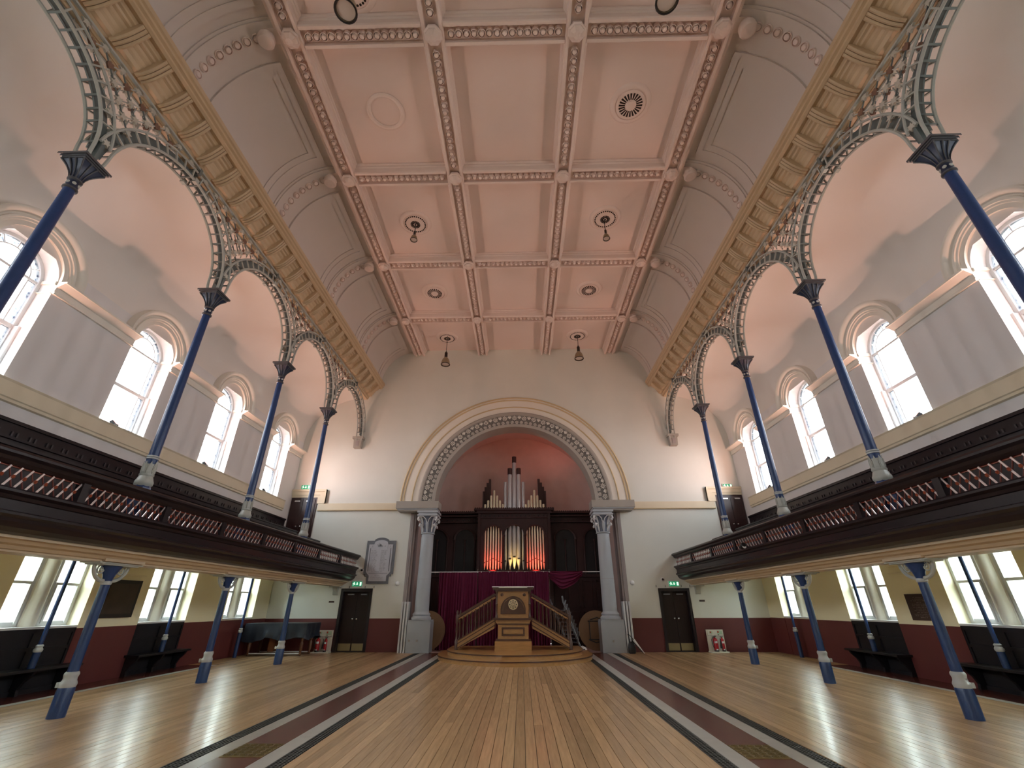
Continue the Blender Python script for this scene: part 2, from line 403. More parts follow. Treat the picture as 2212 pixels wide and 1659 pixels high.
def lower_window():
    w = sempty('window_20'); x = .26; z0 = 1.14; z1 = 2.64
    for c in (-.52, .52):
        mb = MB()
        for a, b in ((c-.34, c-.27), (c+.27, c+.34)): mb.box(x, x+.10, a, b, z0, z1)
        mb.box(x, x+.1, c-.27, c+.27, z0, z0+.09); mb.box(x, x+.1, c-.27, c+.27, z1-.06, z1)
        mb.build('window_frame', M_sash, w)
        B(x-.02, x+.06, c-.27, c+.27, 1.90, 1.95).build('meeting_rail', M_sash, w)
        mb = MB()
        for a, b in ((c-.275, c-.235), (c+.235, c+.275)): mb.box(x-.02, x+.03, a, b, z0+.05, 1.95)
        mb.build('sash', M_sash, w)
        B(x+.03, x+.036, c-.27, c+.27, z0+.08, 1.92).build('pane', M_low, w); B(x+.055, x+.061, c-.27, c+.27, 1.92, z1-.05).build('pane', M_low, w)
    MB().lathe([(.145, 1.10), (.145, 2.66)], 20, (x+.02, 0, 0)).build('mullion', M_plain, w, True)
    mb = B(x, x+.1, -.2, .2, z0, z1); mb.build('mullion_back', M_plain, w)
    B(.0, .38, -.86, .86, 1.10, 1.14).build('window_sill', M_sash, w)
    return w
lw = lower_window(); n = 0
for s in (1, -1):
    for yc in WINY[2:]:
        o = lw if n == 0 else copy_tree(lw); n += 1
        o.name = 'window_%d' % (n+20); o.location = (s*WX, yc, 0); o.rotation_euler = (0, 0, 0 if s > 0 else pi)
# ---- outside: neighbouring walls seen through the lower windows
for s in (-1, 1):
    a, b = sorted((s*14.0, s*14.3)); struct(B(a, b, -12, 28, -.3, 3.4).build('wall_outside_'+SIDE[s], M_alley))
struct(B(-40, 40, -30, 60, -.5, -.3).build('ground_outside', M_ground))

# ---- aisle vaults over the galleries
for s in (-1, 1):
    pts = [(6.9+2.4*sin(t), 7.9+2.15*cos(t)) for t in [pi/2*i/18 for i in range(19)]]
    mb = MB().grid([[(x, Y0, z) for x, z in pts], [(x, D, z) for x, z in pts]])
    mb.grid([[(x+.1, Y0, z+.15) for x, z in pts], [(x+.1, D, z+.15) for x, z in pts]])
    if s < 0: mb.mirror()
    struct(mb.build('ceiling_'+SIDE[s], M_vault, None, True))
# roof slab keeps daylight out of the roof space
struct(B(-9.9, 9.9, Y0-.4, D+.5, 12.78, 13.0).build('roof_slab', M_plain))

# ---- main coffered ceiling
ceil = sempty('ceiling')
ZB, ZP = 12.28, 12.60
ROWS = [4.97, 8.47, 12.02, 15.38]; BX = [-4.55, -1.515, 1.515, 4.55]; ALLR = [Y0, 1.45]+ROWS+[D]
B(-4.95, 4.95, Y0, D, ZP, ZP+.12).build('ceiling_slab', M_ceil, ceil)
def beam_prof(c, q=1):
    return [(c-.29, ZP), (c-.29, ZP-.05), (c-.26, ZP-.07), (c-.26, ZP-.12), (c-.23, ZP-.14), (c-.23, ZB+.03), (c-.21, ZB), (c-.145, ZB), (c-.14, ZB+.12),
            (c+.14, ZB+.12), (c+.145, ZB), (c+.21, ZB), (c+.23, ZB+.03), (c+.23, ZP-.14), (c+.26, ZP-.12), (c+.26, ZP-.07), (c+.29, ZP-.05), (c+.29, ZP)]
med = MB().lathe([(.085, 0), (.084, -.105), (.075, -.112), (.071, .0), (.056, .0), (.055, -.105), (.042, -.135), (.010, -.142)], 10).mesh('medallion', M_bead, True)
meds = []     # (distance, beam, loc)
beams = []
for i, x in enumerate(BX):
    o = MB().prism(beam_prof(x), 'y', Y0, D).build('ceiling_beam', M_bead, ceil)
    for a, b in zip(ALLR[1:], ALLR[2:]):
        a2 = a+.3; b2 = b-.3 if b < D else D-.05; k = round((b2-a2)/.176)
        for j in range(k): meds.append((o, (x, a2+(j+.5)*(b2-a2)/k, ZB+.12)))
for y in [1.45]+ROWS:
    for a, b in zip(BX, BX[1:]):
        p = beam_prof(y); o = MB().prism(p, 'x', a+.23, b-.23).build('ceiling_beam', M_bead, ceil)
        for j in range(15): meds.append((o, (a+.30+(j+.5)*(b-a-.60)/15, y, ZB+.12)))
meds = [q for q in meds if q[1][1] > 4.1]
meds.sort(key=lambda q: q[1][1]); 
for o, l in meds[:300]: inst(med, 'medallion', o, l)
rest = MB(); v0 = [tuple(v.co) for v in med.vertices]; f0 = [tuple(p.vertices) for p in med.polygons]
for o, l in meds[300:]: rest.add([(x+l[0], y+l[1], z+l[2]) for x, y, z in v0], f0)
tag(rest.build('medallions', M_bead, ceil, True), kind='stuff')
boss = MB().lathe([(.20, .0), (.20, -.05), (.165, -.07), (.165, -.11), (.12, -.14), (.08, -.17), (.03, -.18)], 8).mesh('ceiling_boss', M_bead)
for y in ROWS:
    for x in BX: inst(boss, 'ceiling_boss', ceil, (x, y, ZB+.02), (0, 0, R_(22.5)))
# coves
CX, CZ, CA, CB = 4.85, 10.72, 1.42, 1.76
def cv(t, d=0): return (CX+(CA-d)*sin(t), CZ+(CB-d)*cos(t))
def strip(mb, t0, t1, y0, y1, d0, d1, n=14):
    """curved plate following the cove, faces at depth d0 and d1 below the cove surface"""
    rows = []
    for i in range(n+1):
        t = t0+(t1-t0)*i/n; a = cv(t, d0); b = cv(t, d1)
        rows.append([(a[0], y0, a[1]), (a[0], y1, a[1]), (b[0], y1, b[1]), (b[0], y0, b[1])])
    return mb.grid(rows, cu=True, caps=True)
for s in (-1, 1):
    fin = (lambda q: q.mirror()) if s < 0 else (lambda q: q)
    cove = fin(strip(MB(), 0, pi/2, Y0, D, 0, -.1, 20)).build('cove', M_cove, ceil, True)
    fin(B(CX-.06, CX+.0, Y0, D, CZ+CB-.14, CZ+CB+.02)).build('cove_top_fillet', M_bead, cove)
    for i, y in enumerate(ROWS+[D]):
        y1 = min(y+.27, D); y0 = y-.27 if y < D else D-.1
        if y < D:
            rib = fin(strip(MB(), .02, pi/2, y0, y1, 0, .07)).build('cove_rib', M_cove, cove, True)
            fin(strip(MB(), .02, pi/2, y1, y1+.05, 0, .035)).build('rib_moulding', M_cove, cove, True)
            fin(strip(MB(), .02, pi/2, y0-.05, y0, 0, .035)).build('rib_moulding', M_cove, cove, True)
            for k in range(8):
                t = .34+k*.15; a = cv(t, .07)
                inst(med, 'medallion', rib, (s*a[0], y, a[1]), (0, s*t, 0), (1.1, 1.1, .45)).location = Vector((s*a[0], y, a[1]))
            con = MB().lathe([(.04, -.32), (.14, -.31), (.18, -.27), (.14, -.22), (.13, -.21), (.175, -.16), (.13, -.11), (.125, -.10), (.17, -.05), (.125, 0), (.16, .03), (.16, .08)], 14, (CX+.22, y, CZ+CB-.02))
            con.box(CX-.02, CX+.4, y-.15, y+.15, CZ+CB-.10, CZ+CB-.02)
            fin(con).build('console_bracket', M_bead, cove, True)
    ys = [1.45]+ROWS+[D]
    for a, b in zip(ys, ys[1:]):
        y0, y1 = a+.52, (b-.52 if b < D else D-.35)
        pn = fin(strip(MB(), .16, 1.42, y0, y0+.14, 0, .055)).build('cove_panel_moulding', M_cove, cove, True)
        fin(strip(MB(), .16, 1.42, y1-.14, y1, 0, .055)).build('cove_panel_moulding', M_cove, cove, True)
        fin(strip(MB(), .16, .26, y0+.14, y1-.14, 0, .055, 3)).build('cove_panel_moulding', M_cove, cove, True)
        fin(strip(MB(), .33, 1.42, y0+.14, y0+.30, 0, .03)).build('cove_panel_moulding', M_cove, cove, True)
        fin(strip(MB(), .33, 1.42, y1-.30, y1-.14, 0, .03)).build('cove_panel_moulding', M_cove, cove, True)
        fin(strip(MB(), .26, .37, y0+.14, y1-.14, 0, .03, 3)).build('cove_panel_moulding', M_cove, cove, True)

# ---- ochre cornice over the arcades
for s in (-1, 1):
    fin = (lambda q: q.mirror()) if s < 0 else (lambda q: q)
    t = sempty('trim_%d' % (3 if s < 0 else 4))
    pr = [(6.08, 10.80), (6.08, 10.70), (6.12, 10.68), (6.12, 10.62), (6.17, 10.60), (6.17, 10.55), (6.22, 10.52), (6.25, 10.53), (6.31, 10.545), (6.345, 10.52), (6.355, 10.49), (6.40, 10.475), (6.42, 10.44), (6.47, 10.42), (6.485, 10.37), (6.53, 10.33),
          (6.55, 10.27), (6.59, 10.23), (6.62, 10.16), (6.70, 10.15), (6.74, 10.12), (6.74, 10.06), (6.80, 10.04), (6.80, 9.99), (7.02, 9.99), (7.02, 10.80)]
    fin(MB().prism(pr, 'y', Y0, D)).build('cornice', M_gold, t)
    mb = MB(); path = [(6.235, 10.50), (6.285, 10.42), (6.365, 10.315), (6.46, 10.215), (6.57, 10.14), (6.68, 10.11)]
    for k in (-1, 0, 1):
        rows = []
        for j, (px, pz) in enumerate(path):
            w = .028; th = (.05, .12, .20, .22, .16, .05)[j]
            rows.append([(px, k*.066-w, pz+th), (px, k*.066+w, pz+th), (px, k*.066+w, pz), (px-.012, k*.066, pz-.018), (px, k*.066-w, pz)])
        mb.grid(rows, cu=True, caps=True)
    me = fin(mb).mesh('modillion', M_gold)
    y = D-.35
    while y > 2.6: inst(me, 'modillion', t, (0, y, 0)); y -= .5607

# ================================================================== ARCADE
# ---- upper columns
def upper_column():
    t = thing('arcade_column', '', 'column')
    MB().lathe([(.14, 2.66), (.14, 3.46), (.125, 3.50)], 8).build('plinth', M_blue, t)
    MB().lathe([(.12, 3.48), (.148, 3.52), (.148, 3.57), (.13, 3.61), (.118, 3.65), (.11, 3.67), (.12, 3.69), (.12, 3.71)], 20).build('base', M_iron, t, True)
    MB().lathe([(.108, 3.71), (.10, 3.90)], 20).build('collar', M_iron, t, True)
    leaf = MB().prism([(-.036, 0), (.036, 0), (.036, .12), (0, .23), (-.036, .12)], 'x', 0, .012)
    leaf.prism([(-.022, .02), (.022, .02), (.022, .10), (0, .17), (-.022, .10)], 'x', .012, .018)
    leaf = leaf.mesh('collar_leaf', M_iron)
    for k in range(8):
        a = 2*pi*k/8; inst(leaf, 'collar_leaf', t, (.098*cos(a), .098*sin(a), 3.72), (0, 0, a))
    MB().lathe([(.104, 4.0), (.104, 4.02), (.09, 4.03), (.104, 4.045), (.104, 4.065)], 20).build('ring', M_white, t, True)
    MB().lathe([(.092, 3.88), (.088, 4.1), (.084, 5.6), (.073, 7.36)], 20).build('shaft', M_blue, t, True)
    MB().lathe([(.07, 7.33), (.096, 7.345), (.096, 7.37), (.07, 7.385)], 20).build('neck_ring', M_capir, t, True)
    MB().lathe([(.074, 7.37), (.074, 7.52)], 20).build('neck', M_blue2, t, True)
    ro = MB().lathe([(.028, 0), (.024, .01), (.008, .014)], 10).mesh('neck_rosette', M_iron, True)
    for k in range(6):
        a = pi/6+2*pi*k/6; inst(ro, 'neck_rosette', t, (.074*cos(a), .074*sin(a), 7.45), (0, R_(90), a))
    MB().lathe([(.07, 7.51), (.096, 7.525), (.096, 7.55), (.07, 7.565)], 20).build('neck_ring', M_capir, t, True)
    rows = []
    for k in range(7):      # bell going from round to square
        u = k/6; z = 7.55+.31*u; r = .078+.107*u**1.8
        row = []
        for j in range(24):
            a = 2*pi*j/24; ca, sa = cos(a), sin(a); m_ = max(abs(ca), abs(sa)); q = r*((1-u)+u/m_)
            row.append((q*ca, q*sa, z))
        rows.append(row)
    MB().grid(rows, cu=True, caps=True).build('capital', M_blue2, t, True)
    for k in range(12):
        a = 2*pi*k/12+pi/12; ca, sa = cos(a), sin(a); m_ = max(abs(ca), abs(sa)); pts = []
        for j in range(6):
            u = j/5; r = (.080+.105*u**1.8)*((1-u)+u/m_)+.006; pts.append((r*ca, r*sa, 7.56+.29*u))
        MB().tube(pts, [.008, .008, .009, .010, .012, .013], 6).build('capital_rib', M_capir, t, True)
    mb = B(-.19, .19, -.19, .19, 7.85, 7.88); mb.box(-.21, .21, -.21, .21, 7.88, 7.905); mb.box(-.235, .235, -.235, .235, 7.905, 7.945); mb.build('abacus', M_capir, t)
    return t
uc = upper_column(); n = 0
for s in (-1, 1):
    for i, y in enumerate(reversed(COLY[1:])):
        place(uc, n == 0, (s*6.8, y, 0), 0, f'slim blue iron column above the {SIDE[s]} gallery, {ORD[i]}', 'upper arcade columns'); n += 1

# ---- cast-iron arches between the columns
RI, RO_, ZS = 1.44, 1.67, 8.20
def iron_arch():
    t = thing('iron_arch', '', 'arch')
    def ring(r, x, rad, nm='arch_rib', mt=M_iron, a0=0, a1=pi):
        pts = [(x, r*cos(a), ZS+r*sin(a)) for a in [a0+(a1-a0)*k/32 for k in range(33)]]
        if a0 == 0: pts = [(x*.8, r+.035, 7.94), (x*.95, r+.008, 8.08)]+pts+[(x*.95, -r-.008, 8.08), (x*.8, -r-.035, 7.94)]
        MB().tube(pts, rad, 6).build(nm, mt, t, True)
    for x in (-.13, .13): ring(RI, x, .027)
    ring(RO_, -.13, .024, a0=.12, a1=pi-.12); ring(RO_, .13, .024, a0=.12, a1=pi-.12)
    MB().arc([(RI+.02, -.015), (RO_-.01, -.015), (RO_-.01, .015), (RI+.02, .015)], (0, 0, ZS), .0, pi, 32, 'x').build('arch_web', M_irond, t, True)
    rung = MB().box(-.13, .13, -.016, .016, -.012, .012).mesh('rung', M_irond)
    strut = MB().box(-.014, .014, -.012, .012, 0, RO_-RI).mesh('strut', M_iron)
    for k in range(22):
        a = pi*(k+.5)/22
        inst(rung, 'rung', t, (0, RI*cos(a), ZS+RI*sin(a)), (a-pi/2, 0, 0))
        if 1 < k < 20:
            for x in (-.13, .13): inst(strut, 'strut', t, (x, RI*cos(a), ZS+RI*sin(a)), (a-pi/2, 0, 0))
    for x in (-.13, .13):
        mb = B(x-.04, x+.04, -.045, .045, ZS+RI-.05, ZS+RI+.06); mb.build('crown_clip', M_iron, t)
    B(-.17, .17, -.03, .03, ZS+RO_-.04, 10.0).build('crown_post', M_irond, t)
    return t
ia = iron_arch(); n = 0; half = 1.682
for s in (-1, 1):
    cs = [COLY[0]+half, COLY[1]+half, COLY[2]+half, COLY[3]+half, (COLY[4]+D)/2]
    for i, y in enumerate(reversed(cs)):
        o = place(ia, n == 0, (s*6.8, y, 0), 0, f'openwork grey cast-iron arch of the {SIDE[s]} arcade, {ORD[i]}', 'cast-iron arcade arches'); n += 1
        if i == 0: o.scale = (1, (D-COLY[4])/3.364, 1)
# ---- star lattice spandrels above each column
def spandrel(last=False):
    t = thing('iron_spandrel', '', 'spandrel'); P = .36; ZT = 9.97
    ok = lambda y, z: z < ZT-.02 and z > 8.45 and all((y-c)**2+(z-ZS)**2 > (RO_+.02)**2 for c in (-half, half)) and (not last or y > -2)
    L_ = math.hypot(P/2, P/2)
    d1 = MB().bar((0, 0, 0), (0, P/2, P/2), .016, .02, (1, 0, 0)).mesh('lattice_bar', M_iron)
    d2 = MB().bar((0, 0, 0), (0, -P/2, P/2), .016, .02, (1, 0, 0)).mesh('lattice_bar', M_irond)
    vb = MB().bar((0, 0, 0), (0, 0, P/2), .014, .02, (1, 0, 0)).mesh('lattice_bar', M_iron)
    st = []
    for k in range(12):
        a = 2*pi*k/12; r = .085 if k % 2 == 0 else .042; st.append((r*cos(a), r*sin(a)))
    star = MB().prism(st, 'x', -.02, .02).mesh('star', M_star)
    lf = MB().prism([(0, -.07), (.05, -.02), (.06, .03), (.03, .07), (0, .05), (-.03, .07), (-.06, .03), (-.05, -.02)], 'x', -.018, .018).mesh('leaf_plaque', M_leaf)
    k0 = 0
    for i in range(-9, 10):
        for j in range(10):
            y = i*P/2; z = ZT-.06-j*P/2
            if (i+j) % 2: continue
            if not ok(y, z): continue
            for x in (-.11, .11):
                if ok(y+P/2, z+P/2): inst(d1, 'lattice_bar', t, (x, y, z))
                if ok(y-P/2, z+P/2): inst(d2, 'lattice_bar', t, (x, y, z))
                if j == 1 and i % 2: inst(lf, 'leaf_plaque', t, (x, y, z))
                else: inst(star, 'star', t, (x, y, z), (random.uniform(-.2, .2), 0, 0))
            if ok(y, z-P/2): inst(vb, 'lattice_bar', t, (0, y, z-P/2))
    for x in (-.14, .14): B(x-.025, x+.025, -half+.03, half-.03, 9.95, 9.99).build('top_rail', M_iron, t)
    B(-.10, .10, -.03, .03, 7.94, 8.55).build('centre_post', M_irond, t)
    return t
sp_ = spandrel(); n = 0
for s in (-1, 1):
    for i, y in enumerate(reversed(COLY[1:])):
        place(sp_, n == 0, (s*6.8, y, 0), 0, f'star and lattice iron spandrel above the {SIDE[s]} gallery column, {ORD[i]}', 'iron spandrels'); n += 1
# ---- corbels that carry the last arches on the end wall
n = 0
for s in (-1, 1):
    t = thing('wall_corbel', f'grey square plaster corbel under the {SIDE[s]} arcade end on the end wall', 'corbel', (s*6.85, D, 7.62), 'arcade corbels')
    x = s*6.85
    MB().prism([(x-.15, 7.62), (x+.15, 7.62), (x+.18, 8.02), (x-.18, 8.02)], 'y', D-.22, D).build('block', M_arch, t)
    B(x-.23, x+.23, D-.27, D, 8.02, 8.12).build('cap', M_arch, t)
    B(x-.07, x+.07, D-.232, D-.2, 7.7, 7.93).build('sunk_panel', M_mauve, t)

# ================================================================== GALLERIES
PAN = []
a = COLY[0]
for y0, y1 in zip(COLY, COLY[1:]+[D]): PAN += [(y0, (y0+y1)/2), ((y0+y1)/2, y1)]
def gallery(s):
    fin = (lambda q: q.mirror()) if s < 0 else (lambda q: q)
    g = thing('gallery_balcony', f'{SIDE[s]} gallery with dark panelled front and red iron lattice balustrade', 'balcony', (s*6.3, D/2, 2.1), 'side galleries')
    fin(MB().prism([(6.08, 3.27), (6.06, 3.24), (6.06, 3.21), (6.11, 3.18), (6.13, 3.14), (6.17, 3.10), (6.31, 3.10), (6.33, 3.18), (6.36, 3.21), (6.36, 3.24), (6.34, 3.27)], 'y', Y0, D)).build('handrail', M_dark, g)
    fin(MB().prism([(6.10, 2.83), (6.08, 2.81), (6.08, 2.78), (6.13, 2.75), (6.15, 2.71), (6.17, 2.70), (6.17, 2.58), (6.12, 2.56), (6.12, 2.53), (6.17, 2.50), (6.18, 2.46), (6.22, 2.40), (6.30, 2.355), (6.42, 2.33), (6.5, 2.33), (6.5, 2.83)], 'y', Y0, D)).build('front_fascia', M_dark, g)
    fin(MB().prism([(6.40, 2.34), (6.40, 2.30), (6.46, 2.29), (6.50, 2.25), (6.56, 2.23), (6.60, 2.19), (6.64, 2.18), (6.64, 2.155), (7.0, 2.155), (7.0, 2.5), (6.4, 2.5)], 'y', Y0, D)).build('bressummer_beam', M_gold2, g)
    fin(B(6.9, WX, Y0, D, 2.70, 2.80)).build('soffit', M_under, g)
    for y in COLY[1:]:
        mb = B(6.585, 6.66, y-.42, y+.42, 2.165, 2.205); fin(mb).build('beam_pad', M_gold2, g)
    # raked timber floor and pew backs
    for k, (x0, x1, z) in enumerate(((6.3, 7.35, 2.72), (7.35, 8.25, 3.02), (8.25, WX, 3.32))):
        fin(B(x0, x1, Y0, D, 2.8 if k else 2.62, z)).build('floor_tier', M_dark, g)
    for x, z, zb in ((7.30, 3.66, 2.9), (8.22, 4.02, 3.2)):
        fin(MB().prism([(x, zb), (x+.05, zb), (x+.05, z-.05), (x+.075, z-.04), (x+.075, z), (x-.03, z), (x-.03, z-.04), (x, z-.05)], 'y', Y0, 17.2)).build('pew_back', M_dark, g)
    # panels of the balustrade
    post = fin(B(6.15, 6.27, -.06, .06, 2.82, 3.11)).mesh('panel_post', M_dark)
    for y0, y1 in PAN: inst(post, 'panel_post', g, (0, y0, 0))
    for (y0, y1) in PAN:
        if y1 < 4: continue
        a, b = y0+.06, y1-.06; k = 11; p = (b-a)/k; zl, zh = 2.835, 3.095
        pnl = fin(B(6.205, 6.225, a, b, zl-.01, zl+.012)).build('lattice_panel', M_red, g)
        fin(B(6.205, 6.225, a, b, zh-.012, zh+.01)).build('lattice_rail', M_red, pnl)
        f1 = MB().bar((s*6.185, 0, zl), (s*6.185, p, zh), .010, .024, (0, 0, 1)).mesh('lattice_bar', M_glare)
        f2 = MB().tube([(s*6.212, p, zl), (s*6.212, 0, zh)], .0095, 8).mesh('lattice_bar', M_ros2, True)
        for j in range(k):
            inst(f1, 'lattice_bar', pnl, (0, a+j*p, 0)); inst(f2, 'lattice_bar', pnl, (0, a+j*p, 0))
            inst(ROS, 'lattice_rosette', pnl, (s*6.17, a+(j+.5)*p, (zl+zh)/2), (0, 0, 0))
    # wainscot along the wall
    w = fin(B(WX-.05, WX, Y0, 18.1, 3.3, 4.60)).build('wainscot', M_dark, g)
    fin(B(WX-.09, WX, Y0, 18.1, 4.56, 4.62)).build('wainscot_cap', M_dark, w); fin(B(WX-.08, WX, Y0, 18.1, 4.12, 4.16)).build('wainscot_rail', M_dark, w)
    slat = fin(B(WX-.075, WX-.04, -.015, .015, 4.18, 4.42)).mesh('wainscot_slat', M_slat)
    y = 6.2
    while y < 18.0:
        inst(slat, 'wainscot_slat', w, (0, y, 0)); inst(slat, 'wainscot_slat', w, (0, y+.10, 0)); y += .34
    return g
def ico(r, c):
    v = [(1, 0, 0), (-1, 0, 0), (0, 1, 0), (0, -1, 0), (0, 0, 1), (0, 0, -1)]
    return [(c[0]+r*a, c[1]+r*b, c[2]+r*d) for a, b, d in v], [(0, 2, 4), (2, 1, 4), (1, 3, 4), (3, 0, 4), (2, 0, 5), (1, 2, 5), (3, 1, 5), (0, 3, 5)]
_r = MB().add(*ico(.014, (0, 0, 0)))
for q in range(6): _r.add(*ico(.012, (0, .017*cos(q*pi/3), .017*sin(q*pi/3))))
ROS = _r.mesh('lattice_rosette', M_ros)
M_glare = mat('pale_pink_bar_glare', (.66, .53, .51), .16, metal=.3, var=.06)  # bright glare on the front lattice bars, put into their pale colour
M_ros2 = mat('matt_red_lattice_paint', (.17, .042, .032), .4, var=.1, scale=10)
M_gold2 = mat('stone_beam_paint', (.56, .44, .30), .5, var=.06, scale=3)
M_slat = mat('worn_wainscot_edge', (.05, .042, .045), .4)
for s in (-1, 1): gallery(s)

# ---- lower columns
def lower_column():
    t = thing('gallery_column', '', 'column')
    MB().lathe([(.1120, 0), (.1120, .36), (.1036, .385)], 24).build('plinth', M_blue, t, True)
    MB().lathe([(.1008, .375), (.1092, .40), (.1120, .43), (.1036, .45), (.0924, .47), (.0868, .50), (.0924, .53), (.0980, .55), (.0924, .575), (.0784, .59)], 24).build('base', M_white, t, True)
    MB().lathe([(.0756, .57), (.0728, .62), (.0700, 1.2), (.0661, 1.84)], 24).build('shaft', M_blue, t, True)
    MB().lathe([(.0672, 1.82), (.0784, 1.835), (.0784, 1.865), (.0672, 1.88)], 24).build('neck_ring', M_white, t, True)
    rows = []
    for k in range(6):
        u = k/5; rows.append([((.066+.06*u**2)*cos(2*pi*j/24), (.066+.14*u**1.5)*sin(2*pi*j/24), 1.86+.27*u) for j in range(24)])
    MB().grid(rows, cu=True, caps=True).build('flared_top', M_blue, t, True)
    for sg in (-1, 1):
        br = MB().tube([(0, sg*(.075+.27*sin(a)), 2.12-.24*cos(a)) for a in [pi/2*k/10 for k in range(11)]], .03, 8).build('scroll_bracket', M_iron, t, True)
        MB().tube([(0, sg*(.205+.065*cos(a)), 2.055+.065*sin(a)) for a in [2*pi*k/12 for k in range(12)]], .014, 6, closed=True).build('scroll_ring', M_iron, br, True)
        MB().tube([(0, sg*(.195+.028*cos(a)), 2.06+.028*sin(a)) for a in [2*pi*k/8 for k in range(8)]], .010, 5, closed=True).build('scroll_eye', M_iron, br, True)
    mb = B(-.17, .17, -.46, .46, 2.135, 2.155); mb.box(-.15, .15, -.38, .38, 2.115, 2.135); mb.build('top_plate', M_iron, t)
    mb = B(-.025, .025, -.035, .035, .38, .45); mb.xf(Matrix.Translation((-.135, .0, 0))); mb.build('socket_box', M_white, t)
    return t
lc = lower_column(); n = 0
for s in (-1, 1):
    for i, y in enumerate(reversed(COLY[1:])):
        place(lc, n == 0, (s*6.8, y, 0), 0 if s < 0 else pi, f'stout blue iron column under the {SIDE[s]} gallery, {ORD[i]}', 'gallery support columns'); n += 1
# ---- slim wall columns in front of the aisle windows
def slim_column():
    t = thing('slim_column', '', 'column')
    MB().lathe([(.06, .447), (.06, .72)], 16).build('lower_shaft', M_blue, t, True)
    MB().lathe([(.06, .71), (.072, .73), (.072, .76), (.052, .79), (.062, .82), (.045, .84)], 16).build('collar', M_white, t, True)
    MB().lathe([(.036, .83), (.034, 2.66)], 16).build('shaft', M_blue, t, True)
    MB().lathe([(.035, 2.60), (.065, 2.66), (.065, 2.70)], 16).build('cap', M_white, t, True)
    return t
sc_ = slim_column(); n = 0; low_ = []
for s in (-1, 1):
    for i, y in enumerate(reversed(WINY[4:])):
        o = place(sc_, n == 0, (s*9.1, y-.02, 0), 0, f'thin blue column before the {SIDE[s]} aisle window pair, {ORD[i]}', 'slim window columns'); n += 1
        if i == 0: low_.append(o)
for o in low_:
    w_ = MB().lathe([(.06, 0), (.06, .45)], 16).mesh('column_foot', M_blue, True); inst(w_, 'column_foot', o, o.location)
# ---- benches with panelled backs under the aisle windows
def bench():
    t = thing('wall_bench', '', 'bench')            # local: +x into the room, y along
    mb = B(-.08, -.03, -.86, .86, 0, 1.10)
    mb.build('back_panel', M_dkgrey, t)
    for z0, z1 in ((1.02, 1.10), (.72, .78), (0, .08)): B(-.04, -.005, -.86, .86, z0, z1).build('panel_rail', M_dkgrey, t)
    for y in (-.84, 0, .84): B(-.04, -.005, y-.03, y+.03, 0, 1.1).build('panel_stile', M_dkgrey, t)
    B(-.04, .36, -.94, .94, .40, .445).build('seat', M_dkgrey, t)
    for y in (-.84, 0, .84):
        MB().prism([(-.03, 0), (.12, 0), (.10, .10), (.16, .22), (.27, .32), (.31, .40), (-.03, .40)], 'y', y-.03, y+.03).build('bracket', M_dkgrey, t)
    return t
bn = bench(); n = 0
for s in (-1, 1):
    for i, y in enumerate((WINY[5], WINY[4])):
        place(bn, n == 0, (s*(WX-.0), y, 0), 0 if s < 0 else pi, f'black wooden bench with panelled back under the {SIDE[s]} aisle windows, {("farther from", "nearer to")[i]} the camera', 'aisle benches'); n += 1

# ================================================================== CHANCEL ARCH
arch = thing('chancel_arch', 'great round arch with grey flower band framing the organ recess', 'arch', (0, D, SPR))
AC = (0, 0, SPR); YA = D-.16
def aring(nm, prof, mt, n=48): return MB().arc(prof, AC, 0, pi, n, 'y').build(nm, mt, arch, True)
aring('outer_band', [(4.26, D-.06), (4.72, D-.06), (4.72, D+.02), (4.26, D+.02)], M_plain)
aring('gold_bead', [(4.69, D-.09), (4.72, D-.11), (4.75, D-.09), (4.75, D+.02), (4.69, D+.02)], M_goldline)
aring('gold_bead', [(4.58, D-.08), (4.61, D-.09), (4.64, D-.08), (4.64, D), (4.58, D)], M_goldline)
aring('gold_bead', [(4.23, D-.10), (4.255, D-.12), (4.28, D-.10), (4.28, D), (4.23, D)], M_goldline)
aring('inner_band', [(3.97, D-.08), (4.23, D-.08), (4.23, D+.05), (3.97, D+.05)], M_plain)
aring('stone_moulding', [(3.82, YA), (3.86, YA-.05), (3.93, YA-.05), (3.97, YA), (4.0, YA+.03), (4.0, D+.1), (3.82, D+.1)], M_arch)
aring('flower_ground', [(3.40, YA+.02), (3.83, YA+.02), (3.83, D+.5), (3.40, D+.5)], M_archd)
aring('stone_edge', [(3.28, YA-.02), (3.41, YA-.02), (3.43, YA+.02), (3.43, D+.3), (3.28, D+.3)], M_arch)
aring('soffit_ring', [(3.30, D+.25), (4.25, D+.25), (4.25, D+.62), (3.28, D+.62)], M_arch)
def rosette(r, petals, mt, nm):
    mb = MB()
    for k in range(petals):
        a = 2*pi*k/petals; mb.add(*ico(1, (0, 0, 0)))
        M = Matrix.Rotation(a, 4, 'Y') @ Matrix.Translation((r*.62, 0, 0)) @ Matrix.Diagonal((r*.38, r*.18, r*.22, 1))
        for i in range(len(mb.v)-6, len(mb.v)): mb.v[i] = tuple(M @ Vector(mb.v[i]))
    mb.add(*ico(r*.26, (0, -r*.12, 0))); return mb.mesh(nm, mt)
fl = rosette(.125, 8, M_flower, 'flower'); ds = rosette(.088, 7, M_flower, 'daisy')
fan = MB()
for k in (-2, -1, 0, 1, 2):
    a = pi/2+k*.42; fan.bar((0, 0, -.05), (.12*cos(a), -.02, -.05+.13*sin(a)), .024, .03, (0, 1, 0))
fan = fan.mesh('palmette', M_flower); NF = 27
